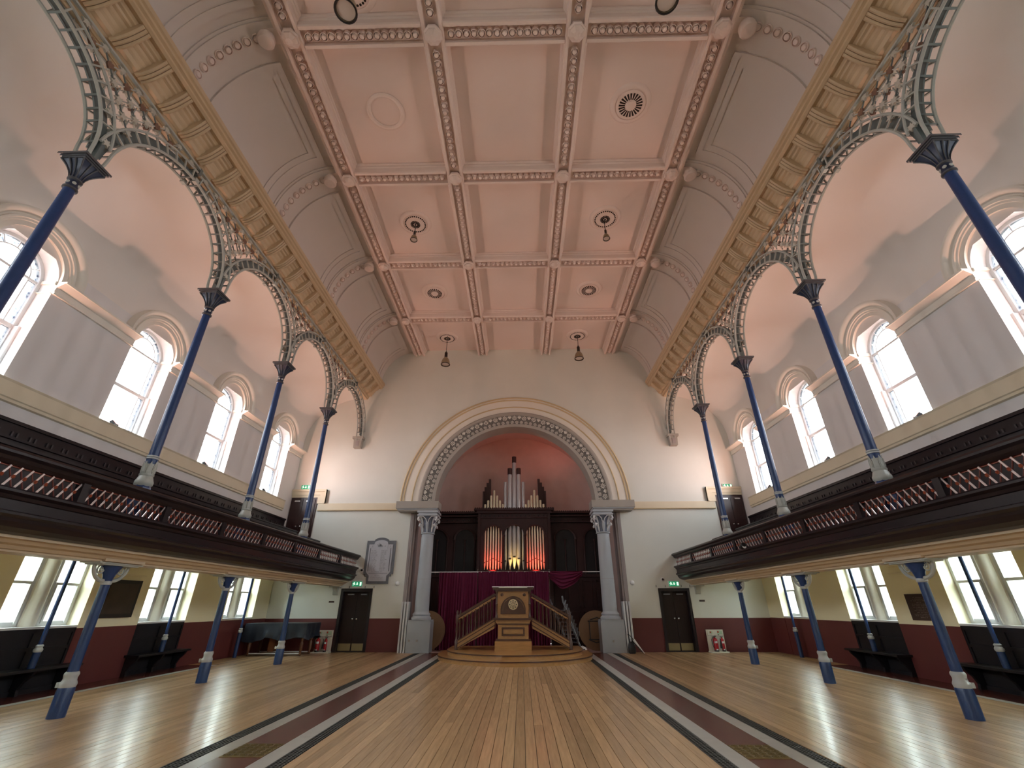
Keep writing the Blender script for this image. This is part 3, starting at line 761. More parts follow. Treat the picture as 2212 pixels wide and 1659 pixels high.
for k in range(NF):
    a = pi*(k+.5)/NF; inst(fl, 'flower', arch, (3.70*cos(a), YA+.005, SPR+3.70*sin(a)), (0, -a, 0))
    for q in (-.25, .25):
        b = pi*(k+.5+q)/NF; inst(ds, 'daisy', arch, (3.495*cos(b), YA+.005, SPR+3.495*sin(b)), (0, -b, 0))
    if k:
        b = pi*k/NF; inst(fan, 'palmette', arch, (3.72*cos(b), YA+.005, SPR+3.72*sin(b)), (0, pi/2-b, 0))
# imposts, string course, pilasters on the end wall
t5 = sempty('trim_5')
for s in (-1, 1):
    def bx(a, b, *r): a, b = sorted((s*a, s*b)); return MB().box(a, b, *r)
    mb = bx(3.06, 4.76, D-.52, D+.2, 4.97, 5.25); mb.v += []; o = mb.build('impost', M_arch, t5)
    bx(3.10, 4.72, D-.48, D+.2, 4.92, 4.97).build('impost_fillet', M_stone, t5); bx(3.14, 4.68, D-.44, D+.2, 4.87, 4.92).build('impost_fillet', M_arch, t5)
    bx(4.76, 8.12, D-.06, D, 5.0, 5.27).build('string_course', M_band, t5); bx(4.76, 8.12, D-.08, D, 4.98, 5.01).build('string_fillet', M_goldline, t5)
    for k, (a, b, y) in enumerate(((4.02, 4.22, D+.04), (4.10, 4.24, D-.02))):
        bx(a, b, y, D+.62, 0, 4.9).build('pilaster', M_mauve, t5)
    bx(4.16, 4.22, D-.03, D+.2, 1.0, 4.87).build('jamb_bead', M_mauve, t5)
# ---- Corinthian columns on pedestals
def corinthian():
    t = thing('corinthian_column', '', 'column')
    p = B(-.42, .42, -.30, .33, 0, .98); p.build('pedestal', M_stone, t); B(-.40, .40, -.31, .34, .98, 1.03).build('pedestal_cap', M_stone, t)
    MB().lathe([(.36, 1.03), (.37, 1.07), (.36, 1.11), (.33, 1.13), (.31, 1.16), (.33, 1.20), (.32, 1.23), (.28, 1.26), (.265, 1.30)], 32).build('base', M_stone, t, True)
    MB().lathe([(.265, 1.29), (.258, 2.2), (.245, 3.2), (.235, 4.02)], 32).build('shaft', M_stone, t, True)
    MB().lathe([(.262, 2.38), (.262, 2.385), (.256, 2.39)], 32).build('shaft_joint', M_mauve, t, True)
    MB().lathe([(.23, 4.0), (.275, 4.02), (.275, 4.05), (.23, 4.07)], 32).build('neck_ring', M_stone, t, True)
    cap = MB().lathe([(.225, 4.05), (.225, 4.25), (.25, 4.45), (.32, 4.62), (.38, 4.68)], 24).build('capital', M_capd, t, True)
    for k in range(4):
        a = pi/4+k*pi/2
        def at_(r, z): return (r*cos(a), r*sin(a), z)
        MB().tube([at_(.24, 4.30), at_(.27, 4.45), at_(.34, 4.60), at_(.44, 4.66), at_(.50, 4.62), at_(.52, 4.55), at_(.48, 4.50), at_(.44, 4.53), at_(.455, 4.57)], [.02, .03, .035, .038, .036, .034, .03, .026, .02], 7).build('volute', M_capw, cap, True)
        b = a
        MB().tube([(.23*cos(b), .23*sin(b), 4.08), (.25*cos(b), .25*sin(b), 4.22), (.32*cos(b), .32*sin(b), 4.34), (.41*cos(b), .41*sin(b), 4.36), (.43*cos(b), .43*sin(b), 4.31), (.40*cos(b), .40*sin(b), 4.28)], [.02, .035, .04, .04, .035, .025], 7).build('acanthus_leaf', M_capw, cap, True)
        b = k*pi/2
        MB().tube([(.23*cos(b), .23*sin(b), 4.07), (.245*cos(b), .245*sin(b), 4.25), (.29*cos(b), .29*sin(b), 4.40), (.34*cos(b), .34*sin(b), 4.42), (.34*cos(b), .34*sin(b), 4.38)], [.03, .055, .06, .045, .03], 7).build('acanthus_leaf', M_stone, cap, True)
        for sg in (-1, 1):
            c = b+sg*.30
            MB().tube([(.25*cos(b+sg*.06), .25*sin(b+sg*.06), 4.40), (.32*cos(b+sg*.2), .32*sin(b+sg*.2), 4.56), (.40*cos(b+sg*.42), .40*sin(b+sg*.42), 4.655), (.47*cos(b+sg*.66), .47*sin(b+sg*.66), 4.66)], .018, 6).build('tendril', M_capw, cap, True)
    mb = B(-.40, .40, -.40, .40, 4.68, 4.74); mb.box(-.36, .36, -.36, .36, 4.74, 4.80); mb.box(-.41, .41, -.41, .41, 4.80, 4.88); mb.build('abacus', M_stone, t)
    return t
cc = corinthian()
for i, s in enumerate((-1, 1)):
    place(cc, i == 0, (s*3.47, 18.24, 0), 0, f'grey Corinthian column on a square pedestal at the {SIDE[s]} side of the organ arch', 'organ arch columns')
# small bolts on the pedestals read as dark plates
for x, z in ((-3.78, .38), (-3.50, .38), (3.44, .36)):
    tag(B(x-.03, x+.03, 17.925, 17.94, z-.03, z+.03).build('socket_plate', M_arch), {-3.78: 'small square plate on the left organ pedestal, nearer the wall', -3.50: 'small square plate on the left organ pedestal, nearer the stage', 3.44: 'small square plate on the right organ pedestal'}[x], 'plate', 'pedestal plates')

# ================================================================== ORGAN
OX, OY = -.06, 20.3
org = thing('pipe_organ', 'large pipe organ with red-brown wooden case and gold and silver pipes', 'organ', (OX, OY, 0))
grp = [(-.93, .40, 'g'), (-.005, .43, 's'), (.915, .41, 'g')]
pl = [(-1.58, 2.6), (1.56, 2.6), (1.56, 5.22), (-1.58, 5.22)]
# case front with three round-headed openings
edges = [-1.58]+[q for c, h, _ in grp for q in (c-h, c+h)]+[1.56]
mb = MB()
for a, b in zip(edges[::2], edges[1::2]): mb.box(OX+a, OX+b, OY, OY+.12, 2.6, 5.2)
for c, h, _ in grp:
    p = [(OX+c-h*cos(pi*k/14), 4.26+h*sin(pi*k/14)) for k in range(15)]+[(OX+c+h, 5.2), (OX+c-h, 5.2)]
    mb.prism(p, 'y', OY, OY+.12)
    mb.box(OX+c-h, OX+c+h, OY, OY+.12, 2.6, 2.84)
mb.build('case_front', M_organ, org)
for c, h, _ in grp:
    MB().arc([(h, OY-.04), (h+.05, OY-.05), (h+.05, OY+.02), (h, OY+.02)], (OX+c, 0, 4.26), 0, pi, 18, 'y').build('arch_moulding', M_organ, org, True)
for x in (-.465, .465):
    MB().lathe([(.03, 2.84), (.03, 4.16), (.055, 4.2), (.055, 4.26)], 10, (OX+x, OY-.04, 0)).build('colonnette', M_organ, org, True)
B(OX-1.58, OX+1.56, OY+.6, OY+.7, 2.6, 5.2).build('case_back', M_dark, org)
for a, b in ((-1.62, -1.5), (1.48, 1.6)): B(OX+a, OX+b, OY-.06, OY+.5, 0, 5.2).build('case_post', M_organ, org)
mb = B(OX-1.72, OX+1.70, OY-.12, OY+.6, 5.18, 5.24); mb.box(OX-1.66, OX+1.64, OY-.07, OY+.6, 4.98, 5.02); mb.box(OX-1.80, OX+1.78, OY-.2, OY+.6, 5.30, 5.36); mb.box(OX-1.68, OX+1.66, OY-.1, OY+.6, 5.24, 5.30); mb.build('case_cornice', M_organ, org)
stud = MB().lathe([(.035, 0), (.03, .02)], 8).mesh('frieze_stud', M_dark)
for k in range(16): inst(stud, 'frieze_stud', org, (OX-1.5+k*.2, OY, 5.09), (R_(90), 0, 0))
tooth = MB().prism([(-.045, 0), (.045, 0), (.045, .03), (0, .07), (-.045, .03)], 'y', -.02, .02).mesh('crest_tooth', M_organ)
for k in range(37): inst(tooth, 'crest_tooth', org, (OX-1.74+k*.0965, OY-.17, 5.36))
for s in (-1, 1):
    a, b = sorted((OX+s*1.6, s*4.15))
    mb = MB(); xs = [a+(b-a)*k/2 for k in range(3)]
    wing = B(a, b, OY+.5, OY+.6, 0, 5.25).build('case_wing', M_organ, org)
    mb = B(a, b, OY+.25, OY+.6, 5.10, 5.16); mb.box(a, b, OY+.15, OY+.6, 5.22, 5.28); mb.box(a, b, OY+.3, OY+.6, 4.84, 4.88); mb.build('wing_cornice', M_organ, wing)
    for k in range(26): inst(tooth, 'crest_tooth', wing, (a+.05+k*.098, OY+.2, 5.28))
    for k in range(9): inst(stud, 'frieze_stud', wing, (a+.25+k*.25, OY+.5, 4.98), (R_(90), 0, 0))
    for k in range(2):
        c = a+(b-a)*(k+.5)/2; h = .50
        MB().arc([(h-.07, OY+.42), (h, OY+.40), (h, OY+.52), (h-.07, OY+.52)], (c, 0, 4.12), 0, pi, 16, 'y').build('blind_arch', M_organ, wing, True)
        p = [(c-h+.07, 2.7), (c+h-.07, 2.7)]+[(c+(h-.07)*cos(pi*q/12), 4.12+(h-.07)*sin(pi*q/12)) for q in range(13)]
        MB().prism(p, 'y', OY+.485, OY+.505).build('blind_panel', M_dkgrey, wing)
        for x in (c-h+.04, c, c+h-.04): MB().lathe([(.035, 2.7), (.035, 4.05), (.06, 4.1), (.06, 4.14)], 8, (x, OY+.46, 0)).build('colonnette', M_organ, wing, True)
    B(a, b, OY+.40, OY+.5, 2.58, 2.68).build('wing_rail', M_organ, wing)
    for k in range(4):
        x0 = a+.1+(b-a-.2)*k/4; x1 = a+.1+(b-a-.2)*(k+1)/4-.12
        for z0, z1 in ((.2, 1.25), (1.4, 2.45)):
            mb = MB()
            for q in ((x0, x1, z0, z0+.05), (x0, x1, z1-.05, z1), (x0, x0+.05, z0, z1), (x1-.05, x1, z0, z1)): mb.box(q[0], q[1], OY+.46, OY+.5, q[2], q[3])
            mb.build('panel_frame', M_organ, wing)
def pipe(x, r, z0, z1, mt, mouth, y=OY+.26, cap=False, nm='organ_pipe'):
    """foot cone, body, mouth"""
    p = [(.022, z0), (r, mouth-.05), (r, z1-.02), (r*.9, z1)]
    o = MB().lathe(p, 12, (OX+x, y, 0)).build(nm, mt, org, True)
    B(OX+x-r*.6, OX+x+r*.6, y-r-.006, y-r*.7, mouth-.01, mouth+.05*(r/.05)*.5).build('pipe_mouth', M_black, o)
    mb = MB().lathe([(r*1.04, mouth+.07), (r*1.04, mouth+.16), (r*.8, mouth+.22)], 12, (OX+x, y, 0)); mb.build('pipe_lip', mt, o, True)
    if cap:
        mb = MB().lathe([(r*1.12, z1-.30), (r*1.12, z1+.12)], 12, (OX+x, y, 0)); mb.build('pipe_cap', M_pipew, o, True)
    return o
for c, h, kind in grp:
    if kind == 'g':
        for k in range(-3, 4): pipe(c+k*.121, .041, 2.86, 4.9, M_pipeg, 3.30-.055*abs(k), OY+.16)
    else:
        for k, rr, mo in ((-2, .062, 3.20), (-1, .092, 3.28), (0, .098, 3.36), (1, .092, 3.28), (2, .062, 3.20)): pipe(c+k*.195, rr, 2.86, 4.95, M_pipes, mo, OY+.2)
# pipes standing above the case
for k, top in ((0, 7.62), (-1, 7.05), (1, 7.05), (-2, 6.68), (2, 6.68)): 
    o = MB().lathe([(.098 if abs(k) < 2 else .07, 5.3), (.098 if abs(k) < 2 else .07, top)], 14, (OX+k*.21, OY+.3, 0)).build('organ_pipe', M_pipes, org, True)
    if abs(k) < 2: MB().lathe([(.105, top-.02), (.105, top+.28)], 14, (OX+k*.21, OY+.3, 0)).build('pipe_cap', M_pipew, o, True)
for s in (-1, 1):
    for k, top in ((0, 6.28), (-1, 6.04), (1, 6.04), (-2, 5.82), (2, 5.82), (-3, 5.64), (3, 5.64), (4, 5.45)):
        MB().lathe([(.05, 5.3), (.05, top-.02), (.04, top)], 12, (OX+s*(.93+k*.135), OY+.25, 0)).build('organ_pipe', M_pipeg, org, True)
    for x, top in ((1.16, 6.88), (1.26, 6.7), (1.35, 6.5), (1.43, 6.3)):
        B(OX+s*x-.055, OX+s*x+.055, OY+.5, OY+.62, 5.3, top).build('wooden_pipe', M_pipew, org)
# console lamps that light the pipes: two red floodlights and an amber one on the organ ledge
def flood(name, label, loc, aim, col, watts, lens, group, size=1., spot=1.9, blend=.8):
    t = thing(name, label, 'floodlight', loc, group); d = (Vector(aim)-Vector(loc)).normalized()
    q = d.to_track_quat('-Z', 'Y').to_matrix().to_4x4()
    T = Matrix.Translation(Vector(loc)+Vector((0, 0, .10*size))) @ q @ Matrix.Scale(size, 4)
    B(-.09, .09, -.06, .06, -.03, .05).xf(T).build('housing', M_black, t)
    B(-.075, .075, -.05, .05, -.036, -.028).xf(T).build('lens', lens, t)
    mb = MB().tube([Vector(loc)+Vector(v)*size for v in ((-.10, 0, .10), (-.10, 0, .012), (.10, 0, .012), (.10, 0, .10))], .008*size, 5); mb.build('bracket', M_black, t)
    l = bpy.data.lights.new('flood_beam', 'SPOT'); l.color = col; l.energy = watts; l.spot_size = spot; l.spot_blend = blend; l.shadow_soft_size = .06
    o = bpy.data.objects.new('flood_beam', l); COL.objects.link(o); o.parent = t
    o.location = Vector((0, 0, .10*size))+d*.06*size; o.rotation_euler = d.to_track_quat('-Z', 'Y').to_euler()
    return t
B(OX-1.5, OX+1.5, OY-.42, OY+.02, 2.56, 2.62).build('organ_ledge', M_organ, org)
for x in (-.93, .915):
    flood('organ_floodlight', f'small red floodlight below the {"left" if x < 0 else "right"} group of gold organ pipes', (OX+x, OY-.25, 2.62), (OX+x, OY+.16, 3.10), (1, .06, .035), 30, mat('lit_red_lens', (1, .1, .1), emit=(1, .04, .03), es=3), 'organ floodlights')
flood('organ_floodlight', 'small black amber floodlight below the silver organ pipes', (OX, OY-.22, 2.62), (OX, OY+.2, 3.2), (1, .58, .14), 28, M_floory, 'organ floodlights', 1.5, 1.3)
flood('recess_floodlight', 'red floodlight hidden behind the right side of the organ arch', (3.72, 19.1, 6.1), (1.6, 20.4, 9.2), (1, .27, .21), 85, M_floodl, None, 1, 1.7)

# ================================================================== CURTAIN SCREEN
rod = MB().tube([(-3.35, 18.98, 2.68), (3.35, 18.98, 2.68)], .02, 8); tag(rod.build('curtain_rod', M_wht, None, True), 'white curtain pole across the organ arch', 'pole')
def curtain(x0, x1, z0, z1, label, folds, amp=.05, y=18.93):
    n = folds*6; rows = []
    for j in range(9):
        u = j/8; z = z1+(z0-z1)*u
        rows.append([(x0+(x1-x0)*i/n+.012*sin(i*.9+j*.4), y+amp*(.45+.55*u)*sin(2*pi*i/6+.5*sin(i*.17))+.02*sin(i*.31+u*2), z) for i in range(n+1)])
    mb = MB().grid(rows); rows2 = [[(a, b+.012, c) for a, b, c in r] for r in rows]; mb.grid(rows2)
    return tag(mb.build('curtain', M_curt, None, True), label, 'curtain', 'burgundy curtains')
curtain(-3.02, -1.52, .02, 2.67, 'pleated burgundy curtain on the left behind the pulpit', 14)
curtain(-1.48, 1.30, .02, 2.69, 'wide pleated burgundy curtain directly behind the pulpit', 26)
for x in (-1.5, 1.33): tag(MB().lathe([(.09, 0), (.09, .02), (.014, .03), (.014, 2.74), (.022, 2.75), (.022, 2.78)], 10, (x, 18.99, 0)).build('curtain_stand', M_steel, None, True), f'upright pole holding the curtain on the {"left" if x < 0 else "right"} of the pulpit', 'pole', 'curtain uprights')
# swag thrown over the pole at the right
rows = []
for j in range(15):
    u = j/14
    rows.append([(1.34+1.30*i/20+.03*sin(j*.9), 18.92-.05*sin(pi*u)-.035*sin(j*2.2+i*.12), 2.70-(.10+.62*sin(pi*(.12+.80*i/20))**1.3*(1-.35*i/20))*u+.02*sin(i*.7)*u) for i in range(21)])
mb = MB().grid(rows); mb.grid([[(a, b+.015, c) for a, b, c in r] for r in rows])
tag(mb.build('curtain', M_curt, None, True), 'burgundy curtain gathered in a swag over the right end of the pole', 'curtain', 'burgundy curtains')

# ================================================================== STAGE AND PULPIT
st = thing('stage_platform', 'semicircular two-step oak platform under the pulpit', 'platform', (0, 16.5, 0))
def dpoly(r, yb): return [(-r, yb)]+[(r*cos(a), 16.5+r*sin(a)) for a in [pi+pi*k/40 for k in range(41)]]+[(r, yb)]
for nm, r, z0, z1 in (('lower_step', 2.47, 0, .125), ('upper_step', 2.18, .125, .25)):
    o = MB().prism(dpoly(r-.03, 17.6), 'z', z0, z1-.03).build(nm, M_step, st)
    MB().prism(dpoly(r, 17.6), 'z', z1-.03, z1).build('nosing', M_oakd, o)
    MB().prism(dpoly(r-.02, 17.6), 'z', z1-.001, z1+.003).build('tread', M_step, o)
PX, PY = -.045, 15.75          # pulpit front face
pu = thing('pulpit', 'carved oak pulpit with twin side staircases on the semicircular platform', 'pulpit', (PX, PY+.6, .25))
def pb(nm, hx, y0, y1, z0, z1, mt=M_oak, par=pu): return B(PX-hx, PX+hx, PY+y0, PY+y1, z0, z1).build(nm, mt, par)
pb('plinth', .57, -.03, 1.2, .253, .50, M_step); pb('plinth_moulding', .54, 0, 1.18, .50, .56, M_oakd)
low = pb('lower_body', .48, .06, 1.14, .56, .95)
for q in ((-.36, .36, .64, .69), (-.36, .36, .83, .88), (-.36, -.31, .69, .83), (.31, .36, .69, .83)): B(PX+q[0], PX+q[1], PY+.03, PY+.07, q[2], q[3]).build('panel_frame', M_oakd, low)
B(PX-.26, PX+.26, PY+.045, PY+.07, .72, .80).build('raised_panel', M_oak, low)
mb = B(PX-.51, PX+.51, PY+.03, PY+1.17, .95, .985); mb.build('belt_moulding', M_oakd, pu)
mb = MB().prism([(PX-.52, .985), (PX+.52, .985), (PX+.56, 1.08), (PX-.56, 1.08)], 'y', PY+.0, PY+1.2); mb.build('belt_cornice', M_oak, pu)
pb('belt_cap', .62, -.06, 1.26, 1.08, 1.14, M_oakd)
up = pb('upper_body', .50, .04, 1.16, 1.14, 1.90)
for sx in (-1, 1):
    MB().lathe([(.045, 1.14), (.045, 1.2), (.03, 1.24), (.03, 1.50), (.042, 1.53), (.03, 1.56), (.03, 1.82), (.045, 1.86), (.045, 1.9)], 10, (PX+sx*.53, PY+.03, 0)).build('corner_colonnette', M_oakd, pu, True)
    MB().lathe([(.05, 0), (.045, .02), (.02, .03)], 12).xf(Matrix.Translation((PX+sx*.36, PY+.04, 1.80)) @ Matrix.Rotation(R_(90), 4, 'X')).build('roundel', M_oakd, up, True)
ac = (PX, 0, 1.34)
for r0, r1, y in ((.36, .40, 0), (.30, .345, .01), (.19, .22, .015)): MB().arc([(r0, PY+y), (r1, PY+y), (r1, PY+.06), (r0, PY+.06)], (PX, 0, 1.36 if r0 > .2 else 1.50), 0 if r0 > .2 else 0, pi if r0 > .2 else 2*pi, 24, 'y').build('arch_moulding', M_oakd, up, True)
MB().prism([(PX+.345*cos(pi*k/16), 1.36+.345*sin(pi*k/16)) for k in range(17)], 'y', PY+.028, PY+.045).build('tympanum', M_oakd, up)
B(PX-.40, PX+.40, PY-.0, PY+.06, 1.25, 1.36).build('arch_sill', M_oakd, up)
MB().lathe([(.155, 0), (.155, .03), (.14, .035)], 24).xf(Matrix.Translation((PX, PY+.03, 1.52)) @ Matrix.Rotation(R_(90), 4, 'X')).build('rose_disc', M_goldline, up, True)
hole = MB().lathe([(.019, 0), (.017, .012)], 8).mesh('rose_hole', M_black)
for k in range(8): inst(hole, 'rose_hole', up, (PX+.105*cos(k*pi/4), PY-.002, 1.52+.105*sin(k*pi/4)), (R_(90), 0, 0))
for k in range(8):
    a = k*pi/4+pi/8; MB().bar((PX+.03*cos(a), PY-.005, 1.52+.03*sin(a)), (PX+.08*cos(a), PY-.005, 1.52+.08*sin(a)), .012, .014, (0, 1, 0)).build('rose_petal', M_black, up)
pb('cornice', .58, -.04, 1.24, 1.90, 1.95, M_oakd); pb('cornice', .66, -.10, 1.30, 1.95, 2.02, M_oakd); pb('ledge', .68, -.12, 1.32, 2.02, 2.045, M_wht)
pb('book_rest', .46, -.17, .10, 2.0, 2.03, M_creamb)
def stair(s):
    X0, X1 = PX+s*1.80, PX+s*.60; y0, y1 = PY+.25, PY+1.05
    par = bpy.data.objects.new('staircase', None); COL.objects.link(par); par.parent = pu; par.location = Vector((PX+s*1.2, PY+.6, .25))-pu.location
    sl = (1.02-.36)/(1.2)
    for y in (y0, y1):
        a, b = sorted((0, 1))
        P0, P1 = (X0, .36), (X1, 1.02)
        pts = [(X0, .26), (X0, .47), (X1, 1.13), (X1, .84)]
        MB().prism(pts, 'y', y-.03, y+.03).build('stringer', M_oak, par)
        for dz, w in ((.13, .03), (.045, .025), (-.075, .03)):
            MB().bar((X0, y-.035, .355+dz), (X1, y-.035, 1.0+dz), w, w, (0, 0, 1)).build('stringer_moulding', M_oakd, par)
        MB().bar((X0, y, 1.17), (X1, y, 1.83), .07, .055, (0, 0, 1)).build('handrail', M_oakd, par); MB().bar((X0, y, 1.08), (X1, y, 1.74), .03, .03, (0, 0, 1)).build('under_rail', M_oak, par)
        bal = MB().lathe([(.016, 0), (.02, .06), (.012, .1), (.02, .28), (.012, .46), (.018, .52), (.016, .62)], 8).mesh('baluster', M_oakd, True)
        for k in range(9):
            u = (k+.7)/9.6; inst(bal, 'baluster', par, (X0+(X1-X0)*u, y, .47+.66*u))
        MB().lathe([(.055, .253), (.055, .50), (.035, .54), (.03, .70), (.045, .82), (.03, .95), (.05, 1.02), (.055, 1.20), (.03, 1.26), (.04, 1.30), (.012, 1.36)], 10, (X0, y, 0)).build('newel_post', M_oakd, par, True)
    for k in range(5):
        xa = X0+(X1-X0)*k/5; xb = X0+(X1-X0)*(k+1)/5; a, b = sorted((xa, xb)); B(a, b, y0+.03, y1-.03, .40+.132*k-.03, .40+.132*k).build('tread', M_oak, par)
for s in (-1, 1): stair(s)

# ================================================================== DOORS
def door(n, x0, x1, z0, z1, yf=D, leafcol=M_dark):
    d = sempty('door_%d' % n, ((x0+x1)/2, yf, z0)); xm = (x0+x1)/2
    mb = B(x0, x0+.10, yf-.03, yf+.30, z0, z1); mb.box(x1-.10, x1, yf-.03, yf+.30, z0, z1); mb.box(x0+.10, x1-.10, yf-.03, yf+.30, z1-.11, z1); mb.build('door_frame', leafcol, d)
    for a, b, sg in ((x0+.10, xm-.004, 1), (xm+.004, x1-.10, -1)):
        lf = B(a, b, yf+.16, yf+.21, z0+.005, z1-.11).build('door_leaf', M_door, d)
        if z0 < .1: B(a+.02, b-.02, yf+.152, yf+.162, z0+.03, z0+.26).build('kick_plate', M_brass2, lf)
        hx = (b-.07) if sg > 0 else (a+.07)
        MB().lathe([(.035, 0), (.03, .03), (.012, .04)], 12).xf(Matrix.Translation((hx, yf+.16, z0+1.05)) @ Matrix.Rotation(R_(90), 4, 'X')).build('door_handle', M_steel, lf, True)
        B((a+b)/2-.12, (a+b)/2+.12, yf+.10, yf+.16, z1-.22, z1-.18).build('door_closer', M_chrome, lf)
    B(x0-.2, x1+.2, yf+.30, yf+.34, z0-.2, z1).build('door_back', M_dark, d); B(x0, x1, yf-.01, yf+.30, z0-.03, z0+.004).build('door_sill', M_dark, d) if z0 < .1 else None
    return d
M_door = mat('dark_walnut_door', (.026, .015, .013), .5, var=.35, scale=4, spec=.25, stretch=(6, 1, .6))
M_brass2 = mat('worn_brass_plate', (.34, .27, .14), .35, metal=.6, var=.15)
M_mah = mat('mahogany_door', (.040, .016, .016), .35, var=.3, scale=4, stretch=(6, 1, .6))
door(1, -6.62, -5.42, 0, 2.08); door(2, 5.36, 6.52, 0, 2.06)
def gallery_door(n, s):
    d = sempty('door_%d' % n, (s*8.75, D, 3.32)); f = lambda a, b: sorted((s*a, s*b))
    a, b = f(8.20, 9.28); B(a, b, D-.03, D-.0, 3.32, 5.52).build('door_frame', M_mah, d)
    for p, q in ((8.28, 8.77), (8.79, 9.26)):
        a, b = f(p, q); lf = B(a, b, D-.05, D-.03, 3.32, 5.45).build('door_leaf', M_mah, d)
        hx = f(8.70 if p < 8.5 else 8.86, 8.7)[0] if False else s*(8.70 if p < 8.5 else 8.87)
        MB().lathe([(.035, 0), (.03, .03), (.012, .04)], 12).xf(Matrix.Translation((hx, D-.05, 4.36)) @ Matrix.Rotation(R_(90), 4, 'X')).build('door_handle', M_steel, lf, True)
        B(min(a, b)+.15, max(a, b)-.1, D-.09, D-.05, 5.34, 5.39).build('door_closer', M_steel, lf)
    for k, (w, y, z0) in enumerate(((.0, .05, 5.52), (.10, .08, 5.62), (.22, .12, 5.76))):
        a, b = f(8.20-.34, 8.20-w if k == 0 else 8.20-.34+.24-.18*(k-1)); B(a, b, D-y, D, 5.27, 5.84).build('architrave', M_band, d)
        a, b = f(8.20-.34, 9.3); B(a, b, D-y-.001, D, z0, 5.845).build('architrave', M_band, d)
gallery_door(3, -1); gallery_door(4, 1)

# ---- green exit signs
def exit_sign(x, z, label, lit=1, flip=1):
    t = thing('exit_sign', label, 'sign', (x, D, z), 'green exit signs')
    B(x-.20, x+.20, D-.07, D-.001, z-.02, z+.17).build('sign_box', M_wht, t)
    B(x-.19, x+.19, D-.076, D-.07, z-.01, z+.16).build('sign_face', M_exitg, t)
    y0, y1 = D-.081, D-.076
    def P(pts, nm): MB().prism([(x+flip*a, z+b) for a, b in pts], 'y', y0, y1).build(nm, M_exitw, t)
    P([(-.02, .03), (.02, .03), (.02, .075), (.045, .075), (0, .12), (-.045, .075), (-.02, .075)][::-1] if False else [(-.015, .13), (.015, .13), (.015, .08), (.045, .08), (0, .03), (-.045, .08), (-.015, .08)], 'arrow')
    P([(.10, .02), (.165, .02), (.165, .14), (.10, .14)], 'door_pictogram')
    MB().prism([(x+flip*(-.115+.016*cos(k*pi/5)), z+.128+.016*sin(k*pi/5)) for k in range(10)], 'y', y0, y1).build('runner_head', M_exitw, t)
    P([(-.135, .108), (-.095, .112), (-.085, .075), (-.06, .05), (-.075, .04), (-.105, .065), (-.12, .03), (-.16, .03), (-.16, .042), (-.13, .045), (-.125, .07), (-.135, .09), (-.165, .075), (-.172, .085)], 'runner_body')
exit_sign(-6.03, 2.16, 'lit green exit sign over the left double door', 1, 1); exit_sign(5.97, 2.13, 'lit green exit sign over the right double door')
exit_sign(-8.78, 5.87, 'green exit sign above the left gallery door'); exit_sign(8.78, 5.80, 'green exit sign above the right gallery door')
# hooks in a row above the doors
hk = MB().tube([(0, 0, 0), (0, -.03, 0), (0, -.04, .03), (0, -.03, .06), (0, -.012, .065)], .009, 6).mesh('wall_hook', M_black, True)
for s, xs in ((-1, (-6.66, -6.32, -5.72, -5.38)), (1, (5.30, 5.64, 6.24, 6.56))):
    for i, x in enumerate(xs): tag(inst(hk, 'wall_hook', None, (x, D, 2.10)), f'small black wall hook over the {SIDE[s]} door, {("first", "second", "third", "fourth")[i]} from the left', 'hook', 'hooks above the doors')
# cameras and round wall lamps
for x, z in ((-5.93, 2.72), (5.58, 2.36)):
    t = thing('security_camera', f'white round dome camera on the end wall by the {"memorial tablet" if x < 0 else "right exit sign"}', 'camera', (x, D, z), 'dome cameras')
    MB().lathe([(.07, 0), (.07, .03), (.05, .05)], 16).xf(Matrix.Translation((x, D, z)) @ Matrix.Rotation(R_(90), 4, 'X')).build('ring', M_wht, t, True)
    MB().lathe([(.045, .03), (.04, .06), (.02, .075), (.005, .08)], 14).xf(Matrix.Translation((x, D, z)) @ Matrix.Rotation(R_(90), 4, 'X')).build('dome', M_black, t, True)
for x in (-4.50, 4.42):
    tag(MB().lathe([(.085, 0), (.085, .02), (.07, .05), (.04, .075), (.005, .085)], 16).xf(Matrix.Translation((x, D, 2.25)) @ Matrix.Rotation(R_(90), 4, 'X')).build('wall_sensor', M_wht, None, True), f'white round sensor on the end wall {"left" if x < 0 else "right"} of the organ arch', 'sensor', 'wall sensors')
for x in (-6.93, 6.93): tag(B(x-.10, x+.10, D-.012, D, 1.60, 1.66).build('door_plate', M_bronze), f'small dark name plate beside the {"left" if x < 0 else "right"} double door', 'sign', 'door plates')
# brackets under the gallery ends
for s in (-1, 1):
    t = thing('gallery_bracket', f'grey scrolled bracket under the end of the {SIDE[s]} gallery beam', 'bracket', (s*6.82, D, 1.85), 'gallery end brackets'); x = s*6.82
    MB().prism([(D, 1.85), (D-.08, 1.87), (D-.10, 2.0), (D-.20, 2.12), (D, 2.12)], 'x', x-.09, x+.09).build('scroll', M_iron, t); B(x-.2, x+.2, D-.26, D, 2.115, 2.155).build('cap', M_iron, t)

